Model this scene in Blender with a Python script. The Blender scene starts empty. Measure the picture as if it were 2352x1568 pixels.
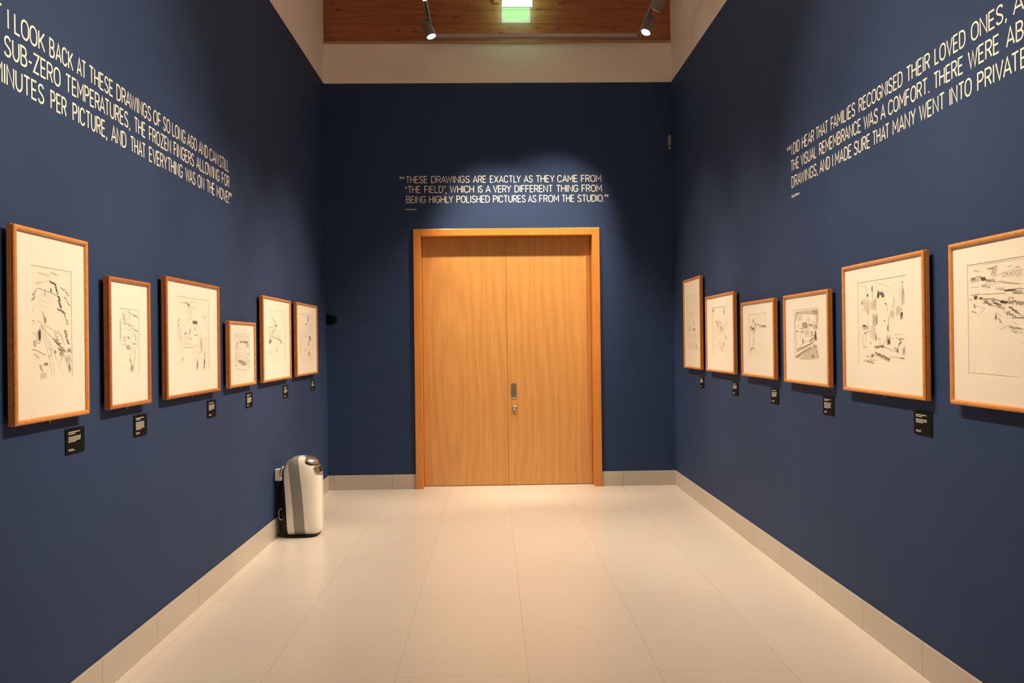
import bpy, bmesh, math, random
from mathutils import Vector, Matrix
random.seed(7)
S = bpy.context.scene
COL = S.collection

# ------------------------------------------------------------------ camera, world, exposure
cam_data = bpy.data.cameras.new('camera')
cam = bpy.data.objects.new('camera', cam_data)
COL.objects.link(cam)
cam_data.sensor_width = 36.0
cam_data.lens = 36.0 * 1893.6 / 2352.0
cam_data.clip_start = 0.05
_r = Vector((0.99965777, -0.02324046, -0.01200931)); _u = Vector((0.01195255, -0.00257972, 0.99992524)); _f = Vector((0.02326971, 0.99972658, 0.00230105))
cam.matrix_world = Matrix(((_r.x, _u.x, -_f.x, 0), (_r.y, _u.y, -_f.y, 0), (_r.z, _u.z, -_f.z, 1.52), (0, 0, 0, 1)))
S.camera = cam
world = bpy.data.worlds.new('world'); S.world = world; world.use_nodes = True
world.node_tree.nodes['Background'].inputs[0].default_value = (1.0, 0.8, 0.6, 1)
world.node_tree.nodes['Background'].inputs[1].default_value = 0.005
S.view_settings.view_transform = 'Standard'; S.view_settings.look = 'None'; S.view_settings.gamma = 1.0
S.view_settings.use_curve_mapping = False
S.view_settings.exposure = 0.0

XL, XR, D = -1.7475, 1.9286, 8.7201      # side walls, back wall
ZB, ZT = 0.153, 4.278                    # baseboard top, top of the blue paint
YF, ZC = -3.2, 5.45                       # wall behind the camera, ceiling
TXL, TXR, TZ = -0.59, 1.55, 4.70         # lighting track: left run, right run, height
WARM = (1.0, 0.785, 0.54)

def spot(name, loc, aim, watts, deg, blend, radius=0.045, parent=None, colour=WARM):
    d = bpy.data.lights.new(name, 'SPOT'); d.energy = watts; d.color = colour
    d.spot_size = math.radians(deg); d.spot_blend = blend; d.shadow_soft_size = radius
    o = bpy.data.objects.new(name, d); COL.objects.link(o)
    o.location = loc; o.rotation_euler = (Vector(aim) - Vector(loc)).to_track_quat('-Z', 'Y').to_euler()
    if parent: o.parent = parent; o.matrix_parent_inverse = parent.matrix_basis.inverted()
    return o

# spotlights of the same two track runs that hang above the frame of the photograph
for src, aim, w, deg, bl in (
    ((TXR, 1.9), (XL, 1.9, 2.0), 215, 62, 1.0), ((TXR, 3.1), (XL, 3.1, 2.35), 310, 56, 1.0), ((TXR, 4.1), (XL, 4.0, 2.3), 330, 52, 1.0),
    ((TXR, 3.4), (XL, 3.3, 1.35), 225, 44, .9), ((TXR, 4.7), (XL, 4.75, 1.25), 335, 44, .9), ((TXR, 5.8), (XL, 5.8, 1.2), 440, 42, .9), ((TXR, 6.9), (XL, 7.15, 1.15), 570, 44, .9),
    ((TXL, 1.9), (XR, 2.1, 2.1), 200, 62, 1.0), ((TXL, 3.1), (XR, 3.1, 2.5), 235, 56, 1.0), ((TXL, 4.2), (XR, 4.2, 2.5), 250, 54, 1.0),
    ((TXL, 2.9), (XR, 3.0, 1.4), 150, 46, .9), ((TXL, 3.9), (XR, 3.95, 1.4), 175, 46, .9), ((TXL, 4.9), (XR, 4.95, 1.3), 240, 44, .9), ((TXL, 6.1), (XR, 6.1, 1.1), 280, 46, .9),
    ((TXL, 7.1), (XR, 7.55, 1.75), 400, 42, .8), ((TXL, 7.35), (0.40, D, 1.80), 430, 50, .7),
    ((TXL, 5.6), (0.25, 5.7, 0), 215, 62, 1.0), ((TXR, 4.4), (0.15, 4.4, 0), 190, 62, 1.0), ((TXL, 3.2), (0.1, 3.2, 0), 165, 62, 1.0)):
    spot('track_spot_beam', (src[0], src[1], 4.52), aim, w, deg, bl)

_a = bpy.data.lights.new('added_ceiling_fill', 'AREA'); _a.shape = 'RECTANGLE'; _a.size = 0.3; _a.size_y = 4.5; _a.energy = 82; _a.color = (1.0, 0.82, 0.66)
_o = bpy.data.objects.new('added_ceiling_fill', _a); COL.objects.link(_o); _o.location = (0.5, 3.2, 4.95); _o.rotation_euler = (math.pi, 0, 0)   # added unseen fill, bounced off the ceiling to brighten the upper walls

# ------------------------------------------------------------------ materials
def nd(m, t): return m.node_tree.nodes.new(t)
def lk(m, a, b): m.node_tree.links.new(a, b)
def mat(name, col, rough=0.5, metal=0.0, spec=0.5, coat=0.0, noise=0.0, scale=20.0, bump=0.0, bscale=200.0, emit=None, estr=1.0):
    m = bpy.data.materials.new(name); m.use_nodes = True
    b = m.node_tree.nodes['Principled BSDF']
    b.inputs['Base Color'].default_value = (*col, 1); b.inputs['Roughness'].default_value = rough
    b.inputs['Metallic'].default_value = metal; b.inputs['Specular IOR Level'].default_value = spec
    b.inputs['Coat Weight'].default_value = coat; b.inputs['Coat Roughness'].default_value = 0.1
    if emit:
        b.inputs['Emission Color'].default_value = (*emit, 1); b.inputs['Emission Strength'].default_value = estr
    tc = nd(m, 'ShaderNodeTexCoord')
    if noise:
        n = nd(m, 'ShaderNodeTexNoise'); n.inputs['Scale'].default_value = scale; n.inputs['Detail'].default_value = 4
        lk(m, tc.outputs['Object'], n.inputs['Vector'])
        r = nd(m, 'ShaderNodeValToRGB')
        r.color_ramp.elements[0].position = 0.3; r.color_ramp.elements[1].position = 0.7
        r.color_ramp.elements[0].color = (*[c * (1 - noise) for c in col], 1); r.color_ramp.elements[1].color = (*[min(1, c * (1 + noise)) for c in col], 1)
        lk(m, n.outputs['Fac'], r.inputs['Fac']); lk(m, r.outputs['Color'], b.inputs['Base Color'])
    if bump:
        n2 = nd(m, 'ShaderNodeTexNoise'); n2.inputs['Scale'].default_value = bscale
        lk(m, tc.outputs['Object'], n2.inputs['Vector'])
        bp = nd(m, 'ShaderNodeBump'); bp.inputs['Strength'].default_value = bump; bp.inputs['Distance'].default_value = 0.002
        lk(m, n2.outputs['Fac'], bp.inputs['Height']); lk(m, bp.outputs['Normal'], b.inputs['Normal'])
    return m

def wood(name, dark, light, stretch, rough=0.4, coat=0.0, scale=1.0, wav=0.0, coatr=0.1, seam=None, knots=False, lo=0.3, hi=0.7):
    """grain noise squeezed across the grain; stretch = scale per axis of object space; optional cathedral figure and board seams"""
    m = bpy.data.materials.new(name); m.use_nodes = True
    b = m.node_tree.nodes['Principled BSDF']; b.inputs['Roughness'].default_value = rough
    b.inputs['Coat Weight'].default_value = coat; b.inputs['Coat Roughness'].default_value = coatr
    tc = nd(m, 'ShaderNodeTexCoord'); mp = nd(m, 'ShaderNodeMapping'); mp.inputs['Scale'].default_value = stretch
    lk(m, tc.outputs['Object'], mp.inputs['Vector'])
    n = nd(m, 'ShaderNodeTexNoise'); n.inputs['Scale'].default_value = scale; n.inputs['Detail'].default_value = 6; n.inputs['Roughness'].default_value = 0.6
    lk(m, mp.outputs['Vector'], n.inputs['Vector'])
    fac = n.outputs['Fac']
    if wav:
        w = nd(m, 'ShaderNodeTexWave'); w.wave_type = 'RINGS'; w.rings_direction = 'SPHERICAL'; w.inputs['Scale'].default_value = 0.75
        w.inputs['Distortion'].default_value = 9.0; w.inputs['Detail'].default_value = 3; w.inputs['Detail Scale'].default_value = 1.2
        mp2 = nd(m, 'ShaderNodeMapping'); mp2.inputs['Scale'].default_value = (4.6, 1, 0.55); mp2.inputs['Location'].default_value = (0.4, 0.2, -0.45)
        lk(m, tc.outputs['Object'], mp2.inputs['Vector']); lk(m, mp2.outputs['Vector'], w.inputs['Vector'])
        mx = nd(m, 'ShaderNodeMix'); mx.data_type = 'FLOAT'; mx.inputs[0].default_value = wav
        lk(m, fac, mx.inputs[2]); lk(m, w.outputs['Fac'], mx.inputs[3]); fac = mx.outputs[0]
    r = nd(m, 'ShaderNodeValToRGB'); r.color_ramp.elements[0].color = (*dark, 1); r.color_ramp.elements[1].color = (*light, 1)
    r.color_ramp.elements[0].position = lo; r.color_ramp.elements[1].position = hi
    lk(m, fac, r.inputs['Fac']); colour = r.outputs['Color']
    if knots:
        v = nd(m, 'ShaderNodeTexVoronoi'); v.inputs['Scale'].default_value = 1.0
        mp3 = nd(m, 'ShaderNodeMapping'); mp3.inputs['Scale'].default_value = (3.4, 1, 9.0)
        lk(m, tc.outputs['Object'], mp3.inputs['Vector']); lk(m, mp3.outputs['Vector'], v.inputs['Vector'])
        rk = nd(m, 'ShaderNodeValToRGB'); rk.color_ramp.elements[0].position = 0.05; rk.color_ramp.elements[1].position = 0.17
        rk.color_ramp.elements[0].color = (0.25, 0.2, 0.2, 1); rk.color_ramp.elements[1].color = (1, 1, 1, 1)
        lk(m, v.outputs['Distance'], rk.inputs['Fac'])
        mm = nd(m, 'ShaderNodeMix'); mm.data_type = 'RGBA'; mm.blend_type = 'MULTIPLY'; mm.inputs[0].default_value = 0.8
        lk(m, colour, mm.inputs[6]); lk(m, rk.outputs['Color'], mm.inputs[7]); colour = mm.outputs[2]
    lk(m, colour, b.inputs['Base Color'])
    return m

def tile_mat(name, base, dark, axes, width, row, off, shift, rough, seam=0.0016):
    m = bpy.data.materials.new(name); m.use_nodes = True
    b = m.node_tree.nodes['Principled BSDF']
    tc = nd(m, 'ShaderNodeTexCoord'); sp = nd(m, 'ShaderNodeSeparateXYZ'); lk(m, tc.outputs['Object'], sp.inputs[0])
    cb = nd(m, 'ShaderNodeCombineXYZ'); lk(m, sp.outputs[axes[0]], cb.inputs[0]); lk(m, sp.outputs[axes[1]], cb.inputs[1])
    mp = nd(m, 'ShaderNodeMapping'); mp.inputs['Location'].default_value = (*shift, 0); lk(m, cb.outputs[0], mp.inputs['Vector'])
    br = nd(m, 'ShaderNodeTexBrick'); br.offset = off; br.offset_frequency = 2; br.squash = 1.0
    br.inputs['Scale'].default_value = 1.0; br.inputs['Brick Width'].default_value = width; br.inputs['Row Height'].default_value = row
    br.inputs['Mortar Size'].default_value = seam; br.inputs['Mortar Smooth'].default_value = 0.2; br.inputs['Bias'].default_value = 0
    br.inputs['Color1'].default_value = (*base, 1); br.inputs['Color2'].default_value = (*[c * 0.97 for c in base], 1); br.inputs['Mortar'].default_value = (*dark, 1)
    lk(m, mp.outputs[0], br.inputs['Vector'])
    n = nd(m, 'ShaderNodeTexNoise'); n.inputs['Scale'].default_value = 2.5; n.inputs['Detail'].default_value = 5; lk(m, tc.outputs['Object'], n.inputs['Vector'])
    mx = nd(m, 'ShaderNodeMix'); mx.data_type = 'RGBA'; mx.blend_type = 'MULTIPLY'; mx.inputs[0].default_value = 0.06
    lk(m, br.outputs['Color'], mx.inputs[6]); lk(m, n.outputs['Color'], mx.inputs[7]); lk(m, mx.outputs[2], b.inputs['Base Color'])
    b.inputs['Roughness'].default_value = rough
    return m

M = {}
M['blue'] = mat('navy_wall_paint', (0.0235, 0.0495, 0.132), rough=0.75, spec=0.25, noise=0.03, scale=3, bump=0.05, bscale=350)
M['beige'] = mat('beige_wall_paint', (0.90, 0.82, 0.76), rough=0.8, spec=0.2, noise=0.015, scale=2)
M['floor'] = tile_mat('pale_floor_tile', (0.73, 0.685, 0.655), (0.52, 0.46, 0.40), (1, 0), 1.2, 0.605, 0.5, (1.017, -0.143 + 6 * 0.605), 0.30)
M['base_side'] = tile_mat('baseboard_tile_side', (0.56, 0.51, 0.46), (0.28, 0.23, 0.19), (1, 2), 0.6, 5.0, 0.0, (0.525, 1.0), 0.4, 0.0022)
M['base_back'] = tile_mat('baseboard_tile_back', (0.56, 0.51, 0.46), (0.28, 0.23, 0.19), (0, 2), 0.61, 5.0, 0.0, (1.683 + 0.61, 1.0), 0.4, 0.0022)
M['door'] = wood('oak_veneer', (0.52, 0.245, 0.070), (0.68, 0.355, 0.118), (16, 16, 0.7), rough=0.33, scale=2.2, wav=0.2, coat=0.25, lo=0.2, hi=0.8)
M['casing'] = wood('door_frame_wood', (0.62, 0.225, 0.042), (0.72, 0.28, 0.06), (14, 14, 1.2), rough=0.35, scale=2.0, coat=0.2)
M['frame_light'] = wood('honey_frame_wood', (0.60, 0.225, 0.055), (0.75, 0.335, 0.095), (30, 30, 30), rough=0.36, scale=1.6, coat=0.15)
M['frame_red'] = wood('red_brown_frame_wood', (0.40, 0.125, 0.035), (0.54, 0.19, 0.055), (30, 30, 30), rough=0.36, scale=1.6, coat=0.15)
M['boards'] = wood('varnished_pine_boards', (0.26, 0.065, 0.017), (0.42, 0.13, 0.04), (1.6, 1.6, 24), rough=0.35, scale=1.4, coat=1.0, coatr=0.045, knots=True)
M['ledge'] = wood('pale_wood_ledge', (0.35, 0.22, 0.13), (0.46, 0.31, 0.2), (2, 2, 40), rough=0.5, scale=2)
M['mat'] = mat('cream_mount_board', (0.81, 0.775, 0.71), rough=0.9, spec=0.1)
M['bevel'] = mat('mount_bevel', (0.66, 0.55, 0.38), rough=0.9, spec=0.1)
M['paper'] = mat('drawing_paper', (0.80, 0.76, 0.68), rough=0.9, spec=0.1, noise=0.02, scale=8)
M['backing'] = mat('dark_backing_board', (0.03, 0.025, 0.02), rough=0.9)
M['p0'] = mat('faint_pencil', (0.50, 0.455, 0.375), rough=0.9, spec=0.1)
M['p1'] = mat('pencil', (0.32, 0.285, 0.23), rough=0.9, spec=0.1)
M['p2'] = mat('charcoal', (0.145, 0.125, 0.11), rough=0.9, spec=0.1)
M['w1'] = mat('pale_wash', (0.58, 0.52, 0.43), rough=0.9, spec=0.1, noise=0.18, scale=60)
M['w2'] = mat('grey_wash', (0.40, 0.345, 0.28), rough=0.9, spec=0.1, noise=0.22, scale=60)
M['w3'] = mat('red_crayon', (0.75, 0.22, 0.16), rough=0.9, spec=0.1)
M['letters'] = mat('white_vinyl_letters', (0.86, 0.83, 0.77), rough=0.6, spec=0.2)
M['placard'] = mat('black_placard', (0.010, 0.009, 0.009), rough=0.85, spec=0.08)
M['print'] = mat('cream_print', (0.72, 0.70, 0.64), rough=0.8)
M['brass'] = mat('brass', (0.45, 0.22, 0.08), rough=0.35, metal=0.9)
M['steel'] = mat('brushed_steel', (0.36, 0.33, 0.29), rough=0.38, metal=0.9, noise=0.12, scale=60)
M['lamp_grey'] = mat('grey_lamp_metal', (0.20, 0.19, 0.175), rough=0.45, metal=0.4)
M['track'] = mat('aluminium_track', (0.38, 0.37, 0.36), rough=0.4, metal=0.6)
M['track_dark'] = mat('track_slot', (0.03, 0.03, 0.03), rough=0.6)
M['lens'] = mat('lit_lamp_lens', (1, 0.95, 0.85), emit=(1.0, 0.86, 0.62), estr=14)
M['sign_white'] = mat('lit_sign_white', (0.9, 0.9, 0.9), emit=(0.92, 1.0, 0.98), estr=17)
M['sign_rear'] = mat('lit_sign_rear_border', (0.8, 0.9, 0.85), emit=(0.72, 1.0, 0.85), estr=9)
M['sign_green'] = mat('lit_sign_green', (0.2, 0.8, 0.4), emit=(0.13, 1.0, 0.36), estr=13)
M['sign_pale'] = mat('lit_sign_pale_green', (0.4, 0.9, 0.8), emit=(0.75, 1.0, 1.0), estr=1.0)
M['sign_case'] = mat('sign_case', (0.7, 0.7, 0.7), rough=0.4)
M['purifier_white'] = mat('white_plastic', (0.90, 0.88, 0.84), rough=0.28, coat=0.2)
M['purifier_grey'] = mat('grey_plastic', (0.30, 0.29, 0.275), rough=0.42)
M['purifier_black'] = mat('black_plastic', (0.012, 0.012, 0.014), rough=0.45, spec=0.3)
M['chrome'] = mat('satin_metal', (0.50, 0.45, 0.40), rough=0.28, metal=0.85)
M['screen'] = mat('dark_display', (0.05, 0.04, 0.035), rough=0.2)
M['sensor'] = mat('grey_white_plastic', (0.26, 0.245, 0.21), rough=0.5)
M['black_dome'] = mat('matt_black', (0.008, 0.009, 0.013), rough=1.0, spec=0.0)
M['wood_ceiling'] = wood('ceiling_boards', (0.62, 0.45, 0.29), (0.72, 0.55, 0.38), (1.5, 20, 20), rough=0.5, scale=1.2)

# ------------------------------------------------------------------ helpers
def link(name, bm, m, parent=None, smooth=False, bev=0.0, seg=2):
    bmesh.ops.recalc_face_normals(bm, faces=bm.faces[:])
    me = bpy.data.meshes.new(name); bm.to_mesh(me); bm.free()
    for x in (m if isinstance(m, (list, tuple)) else [m]): me.materials.append(x)
    if smooth:
        for p in me.polygons: p.use_smooth = True
    o = bpy.data.objects.new(name, me); COL.objects.link(o)
    if bev:
        md = o.modifiers.new('bevel', 'BEVEL'); md.width = bev; md.segments = seg; md.limit_method = 'ANGLE'; md.angle_limit = math.radians(40)
    if parent: o.parent = parent
    return o
def bx(bm, x0, x1, y0, y1, z0, z1, mi=0):
    v = [bm.verts.new((x, y, z)) for x in (x0, x1) for y in (y0, y1) for z in (z0, z1)]
    for f in ((0, 1, 3, 2), (4, 6, 7, 5), (0, 4, 5, 1), (2, 3, 7, 6), (0, 2, 6, 4), (1, 5, 7, 3)):
        bm.faces.new([v[i] for i in f]).material_index = mi
def box(x0, x1, y0, y1, z0, z1):
    bm = bmesh.new(); bx(bm, x0, x1, y0, y1, z0, z1); return bm
def thing(name, label, cat, loc=(0, 0, 0), rotz=0.0, group=None):
    o = bpy.data.objects.new(name, None); COL.objects.link(o); o.empty_display_size = 0.1
    o.location = loc; o.rotation_euler = (0, 0, rotz); tag(o, label, cat, group); return o
def tag(o, label, cat, group=None):
    o['label'] = label; o['category'] = cat
    if group: o['group'] = group
    return o
def struct(o, label=None):
    o['kind'] = 'structure'
    if label: o['label'] = label
    return o
def lathe(bm, prof, axis='Z', n=32, c=(0, 0, 0), cap=True):
    """prof = [(radius, height)...] turned round an axis through c"""
    rings = []
    for r, h in prof:
        ring = []
        for i in range(n):
            a = 2 * math.pi * i / n; p, q = r * math.cos(a), r * math.sin(a)
            co = {'Z': (p, q, h), 'Y': (p, h, q), 'X': (h, p, q)}[axis]
            ring.append(bm.verts.new((co[0] + c[0], co[1] + c[1], co[2] + c[2])))
        rings.append(ring)
    for a, b in zip(rings, rings[1:]):
        for i in range(n): bm.faces.new((a[i], a[(i + 1) % n], b[(i + 1) % n], b[i]))
    if cap: bm.faces.new(rings[0]); bm.faces.new(rings[-1])
def tube(bm, pts, r, n=10):
    pts = [Vector(p) for p in pts]; rings = []
    for i, p in enumerate(pts):
        t = (pts[min(i + 1, len(pts) - 1)] - pts[max(i - 1, 0)]).normalized()
        a = t.orthogonal().normalized() if i == 0 else (rings_a - t * rings_a.dot(t)).normalized()
        rings_a = a; b = t.cross(a)
        rings.append([bm.verts.new(p + r * (math.cos(2 * math.pi * k / n) * a + math.sin(2 * math.pi * k / n) * b)) for k in range(n)])
    for a, b in zip(rings, rings[1:]):
        for i in range(n): bm.faces.new((a[i], a[(i + 1) % n], b[(i + 1) % n], b[i]))
    bm.faces.new(rings[0]); bm.faces.new(rings[-1])
def ribbon(bm, pts, w, y0, y1, closed=False):
    """a flat stroke of constant width in the x-z plane, front at y1 (towards -y), back at y0"""
    P = [Vector(p) for p in pts]
    P = [p for i, p in enumerate(P) if i == 0 or (p - P[i - 1]).length > 1e-6]
    if len(P) < 2: return
    if closed and (P[0] - P[-1]).length < 1e-5: P.pop()
    n = len(P); L = []; R = []
    for i, p in enumerate(P):
        a = (p - P[i - 1]).normalized() if (i > 0 or closed) else None
        b = (P[(i + 1) % n] - p).normalized() if (i < n - 1 or closed) else None
        a = a or b; b = b or a
        na, nb = Vector((-a.y, a.x)), Vector((-b.y, b.x)); mvec = na + nb
        if mvec.length < 1e-4: mvec = na.copy(); k = 1.0
        else:
            mvec.normalize(); k = min(1.0 / max(mvec.dot(na), 0.2), 1.9)
        L.append(p + mvec * (w / 2 * k)); R.append(p - mvec * (w / 2 * k))
    fr = [(bm.verts.new((l.x, y1, l.y)), bm.verts.new((r.x, y1, r.y))) for l, r in zip(L, R)]
    idx = list(range(n)) + ([0] if closed else [])
    if y0 == y1:
        for i, j in zip(idx, idx[1:]): bm.faces.new((fr[i][0], fr[i][1], fr[j][1], fr[j][0]))
        return
    bk = [(bm.verts.new((l.x, y0, l.y)), bm.verts.new((r.x, y0, r.y))) for l, r in zip(L, R)]
    for i, j in zip(idx, idx[1:]):
        bm.faces.new((fr[i][0], fr[i][1], fr[j][1], fr[j][0])); bm.faces.new((fr[i][0], fr[j][0], bk[j][0], bk[i][0])); bm.faces.new((fr[i][1], bk[i][1], bk[j][1], fr[j][1]))
    if not closed:
        for i in (0, n - 1): bm.faces.new((fr[i][0], bk[i][0], bk[i][1], fr[i][1]))

# ------------------------------------------------------------------ the room
fl = struct(link('floor', box(XL - .2, XR + .2, YF, D + .3, -0.1, 0), M['floor']))
bm = bmesh.new()
def wall_side(x0, x1):
    bm = bmesh.new(); bx(bm, x0, x1, YF, D + .25, 0, ZT, 0); bx(bm, x0, x1, YF, D + .25, ZT, ZC, 1); return bm
struct(link('wall_left', wall_side(XL - .2, XL), [M['blue'], M['beige']]))
struct(link('wall_right', wall_side(XR, XR + .2), [M['blue'], M['beige']]))
DL, DR, DI, DJ, DTOP, DTI = -0.826, 1.140, -0.748, 1.060, 2.735, 2.660      # door frame outer and inner edges
bm = bmesh.new()
bx(bm, XL, DL + .02, D, D + .25, 0, ZT); bx(bm, DR - .02, XR, D, D + .25, 0, ZT); bx(bm, DL + .02, DR - .02, D, D + .25, DTOP - .02, ZT)
bx(bm, XL, XR, D, D + .25, ZT, 4.70, 1)
struct(link('wall_back', bm, [M['blue'], M['beige']]))
bm = bmesh.new()                                                             # horizontal boards above the beige band
z = 4.70; hs = (0.062, 0.145, 0.15, 0.15, 0.15, 0.15, 0.15, 0.15, 0.15, 0.15, 0.15)
for i, h in enumerate(hs):
    bx(bm, XL, XR, D + .012 - (0.006 if i == 0 else 0), D + .25, z + (0.0015 if i else 0), z + h - 0.0015); z += h
bx(bm, XL, XR, D + .016, D + .25, 4.70, z)
struct(link('trim_1', bm, M['boards']), 'horizontal varnished pine boards at the top of the back wall')
bm = bmesh.new(); bx(bm, XL, XR, D - .012, D + .012, 4.694, 4.722)
struct(link('trim_2', bm, M['ledge'], bev=0.003), 'narrow pale ledge under the pine boards')
for x in (0.08, 0.765):
    struct(link('trim_3', box(x - .03, x + .03, D - .03, D + .012, 5.115, ZC), M['boards'], bev=0.003), 'upright timber batten on the pine boards')
struct(link('wall_front', box(XL - .2, XR + .2, YF - .2, YF, 0, ZC), M['beige']))
struct(link('ceiling', box(XL - .2, XR + .2, YF - .2, D + .25, ZC, ZC + .15), M['wood_ceiling']))
struct(link('baseboard_left', box(XL - .001, XL + .011, YF, D, 0, ZB), M['base_side'], bev=0.004))
struct(link('baseboard_right', box(XR - .011, XR + .001, YF, D, 0, ZB), M['base_side'], bev=0.004))
bm = bmesh.new(); bx(bm, XL + .011, DL, D - .011, D + .001, 0, ZB)
struct(link('baseboard_back', bm, M['base_back'], bev=0.004))
bm = bmesh.new(); bx(bm, DR, XR - .011, D - .011, D + .001, 0, ZB)
struct(link('baseboard_back', bm, M['base_back'], bev=0.004))

# the double door
door = thing('door_1', 'tall orange oak double door in the back wall', 'door', (0.15, D, 0))
door['kind'] = 'structure'
bm = bmesh.new()
ox = 0.15
for (a, b, c, e) in ((DL, DI, 0, DTOP), (DJ, DR, 0, DTOP)): bx(bm, a - ox, b - ox, -.03, .16, c, e)
bx(bm, DI - ox, DJ - ox, -.03, .16, DTI, DTOP)
link('door_frame', bm, M['casing'], door, bev=0.004)
ll = link('door_leaf', box(-.381, .381 + .1345, 0, .042, 0.006, DTI - .003), M['door'], door, bev=0.002); ll.location = (DI - ox + .383, .12, 0)
rl_w = (DJ - .003) - 0.153
rl = link('door_leaf', box(0, rl_w, 0, .042, 0.006, DTI - .003), M['door'], door, bev=0.002); rl.location = (0.003, .12, 0)
bm = bmesh.new()                                                             # flush pull: a raised oval rim round a hollow
def oval(r, hl, y, n=12):
    out = []
    for i in range(n + 1): a = math.pi * i / n; out.append((r * math.cos(a), y, hl + r * math.sin(a)))
    for i in range(n + 1): a = math.pi + math.pi * i / n; out.append((r * math.cos(a), y, -hl + r * math.sin(a)))
    return out
rings = [[bm.verts.new(p) for p in oval(*q)] for q in ((.0285, .058, 0), (.0285, .058, -.004), (.024, .056, -.005), (.021, .055, -.001), (.019, .054, -.0005))]
for a, b in zip(rings, rings[1:]):
    for i in range(len(a)): bm.faces.new((a[i], a[(i + 1) % len(a)], b[(i + 1) % len(a)], b[i]))
bm.faces.new(rings[-1])
h = link('flush_handle', bm, M['steel'], rl); h.location = (.066, 0, 1.011); h['label'] = 'long oval steel flush handle'
bm = bmesh.new(); lathe(bm, [(.027, 0), (.027, -.008), (.024, -.022), (.018, -.025), (.010, -.025), (.009, -.020)], 'Y', 28)
k = link('lock_knob', bm, M['chrome'], rl, smooth=True); k.location = (.071, 0, 0.828); k['label'] = 'round metal lock knob'
# ------------------------------------------------------------------ wall texts: monoline condensed capitals built from strokes
def cat_rom(pts, k=6):
    out = []
    for i in range(len(pts) - 1):
        p0, p1, p2, p3 = pts[max(i - 1, 0)], pts[i], pts[i + 1], pts[min(i + 2, len(pts) - 1)]
        for s in range(k):
            t = s / k
            out.append(tuple(0.5 * (2 * b + (c - a) * t + (2 * a - 5 * b + 4 * c - d) * t * t + (3 * b - a - 3 * c + d) * t ** 3) for a, b, c, d in zip(p0, p1, p2, p3)))
    out.append(pts[-1]); return out
def el(cx, cy, rx, ry, a0, a1, n=8):
    return [(cx + rx * math.cos(math.radians(a0 + (a1 - a0) * i / n)), cy + ry * math.sin(math.radians(a0 + (a1 - a0) * i / n))) for i in range(n + 1)]
_O = el(.5, .64, .5, .36, 0, 180, 12) + el(.5, .36, .5, .36, 180, 360, 12) + [(1, .64)]
_C = el(.52, .66, .52, .34, 22, 180, 10) + el(.52, .34, .52, .34, 180, 338, 10)
_S = cat_rom([(.96, .83), (.80, .96), (.52, 1), (.20, .94), (.05, .76), (.17, .60), (.5, .505), (.84, .395), (.98, .23), (.82, .05), (.48, 0), (.16, .045), (0, .18)], 4)
_P = [(0, 0), (0, 1), (.55, 1)] + el(.55, .745, .45, .255, 90, -90, 10) + [(0, .49)]
GL = {  # letter: (width, strokes on the unit square)
 'A': (.50, [[(0, 0), (.5, 1), (1, 0)], [(.17, .30), (.83, .30)]]),
 'B': (.42, [[(0, 0), (0, 1), (.5, 1)] + el(.5, .76, .42, .24, 90, -90, 8) + [(0, .52)], [(.5, .52)] + el(.5, .26, .5, .26, 90, -90, 8) + [(0, 0)]]),
 'C': (.46, [_C]), 'D': (.45, [[(0, 0), (0, 1), (.4, 1)] + el(.4, .62, .6, .38, 90, 0, 7) + el(.4, .38, .6, .38, 0, -90, 7) + [(0, 0)]]),
 'E': (.36, [[(1, 1), (0, 1), (0, 0), (1, 0)], [(0, .51), (.9, .51)]]), 'F': (.35, [[(1, 1), (0, 1), (0, 0)], [(0, .50), (.9, .50)]]),
 'G': (.47, [_C[:-3] + [(.98, .22), (.98, .46), (.55, .46)]]), 'H': (.44, [[(0, 0), (0, 1)], [(1, 0), (1, 1)], [(0, .51), (1, .51)]]),
 'I': (.02, [[(.5, 0), (.5, 1)]]), 'K': (.44, [[(0, 0), (0, 1)], [(.95, 1), (.06, .40)], [(.28, .57), (1, 0)]]),
 'L': (.34, [[(0, 1), (0, 0), (1, 0)]]), 'M': (.54, [[(0, 0), (0, 1), (.5, .33), (1, 1), (1, 0)]]), 'N': (.46, [[(0, 0), (0, 1), (1, 0), (1, 1)]]),
 'O': (.50, [_O]), 'P': (.40, [_P]), 'R': (.42, [_P, [(.50, .49), (1, 0)]]), 'S': (.41, [_S]),
 'T': (.42, [[(0, 1), (1, 1)], [(.5, 1), (.5, 0)]]), 'U': (.44, [[(0, 1), (0, .36)] + el(.5, .36, .5, .36, 180, 360, 12) + [(1, 1)]]),
 'V': (.48, [[(0, 1), (.5, 0), (1, 1)]]), 'W': (.70, [[(0, 1), (.27, 0), (.5, .92), (.73, 0), (1, 1)]]), 'X': (.46, [[(0, 0), (1, 1)], [(0, 1), (1, 0)]]),
 'Y': (.46, [[(0, 1), (.5, .45), (1, 1)], [(.5, .45), (.5, 0)]]), 'Z': (.42, [[(0, 1), (1, 1), (0, 0), (1, 0)]]),
 '-': (.22, [[(0, .40), (1, .40)]]), '.': (.01, [[(.5, -.05), (.5, .06)]]), ',': (.05, [[(.9, .06), (.9, -.05), (.2, -.17)]]),
 '!': (.01, [[(.5, .28), (.5, 1)], [(.5, -.05), (.5, .06)]]), '‘': (.05, [[(.8, 1.0), (.2, .93), (.2, .80)]]), '’': (.05, [[(.8, 1.0), (.8, .90), (.2, .80)]]),
}
KERN = {p: .0 for p in 'AW WA AV VA AY YA AT TA LY LT RA KA'.split()}
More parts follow.
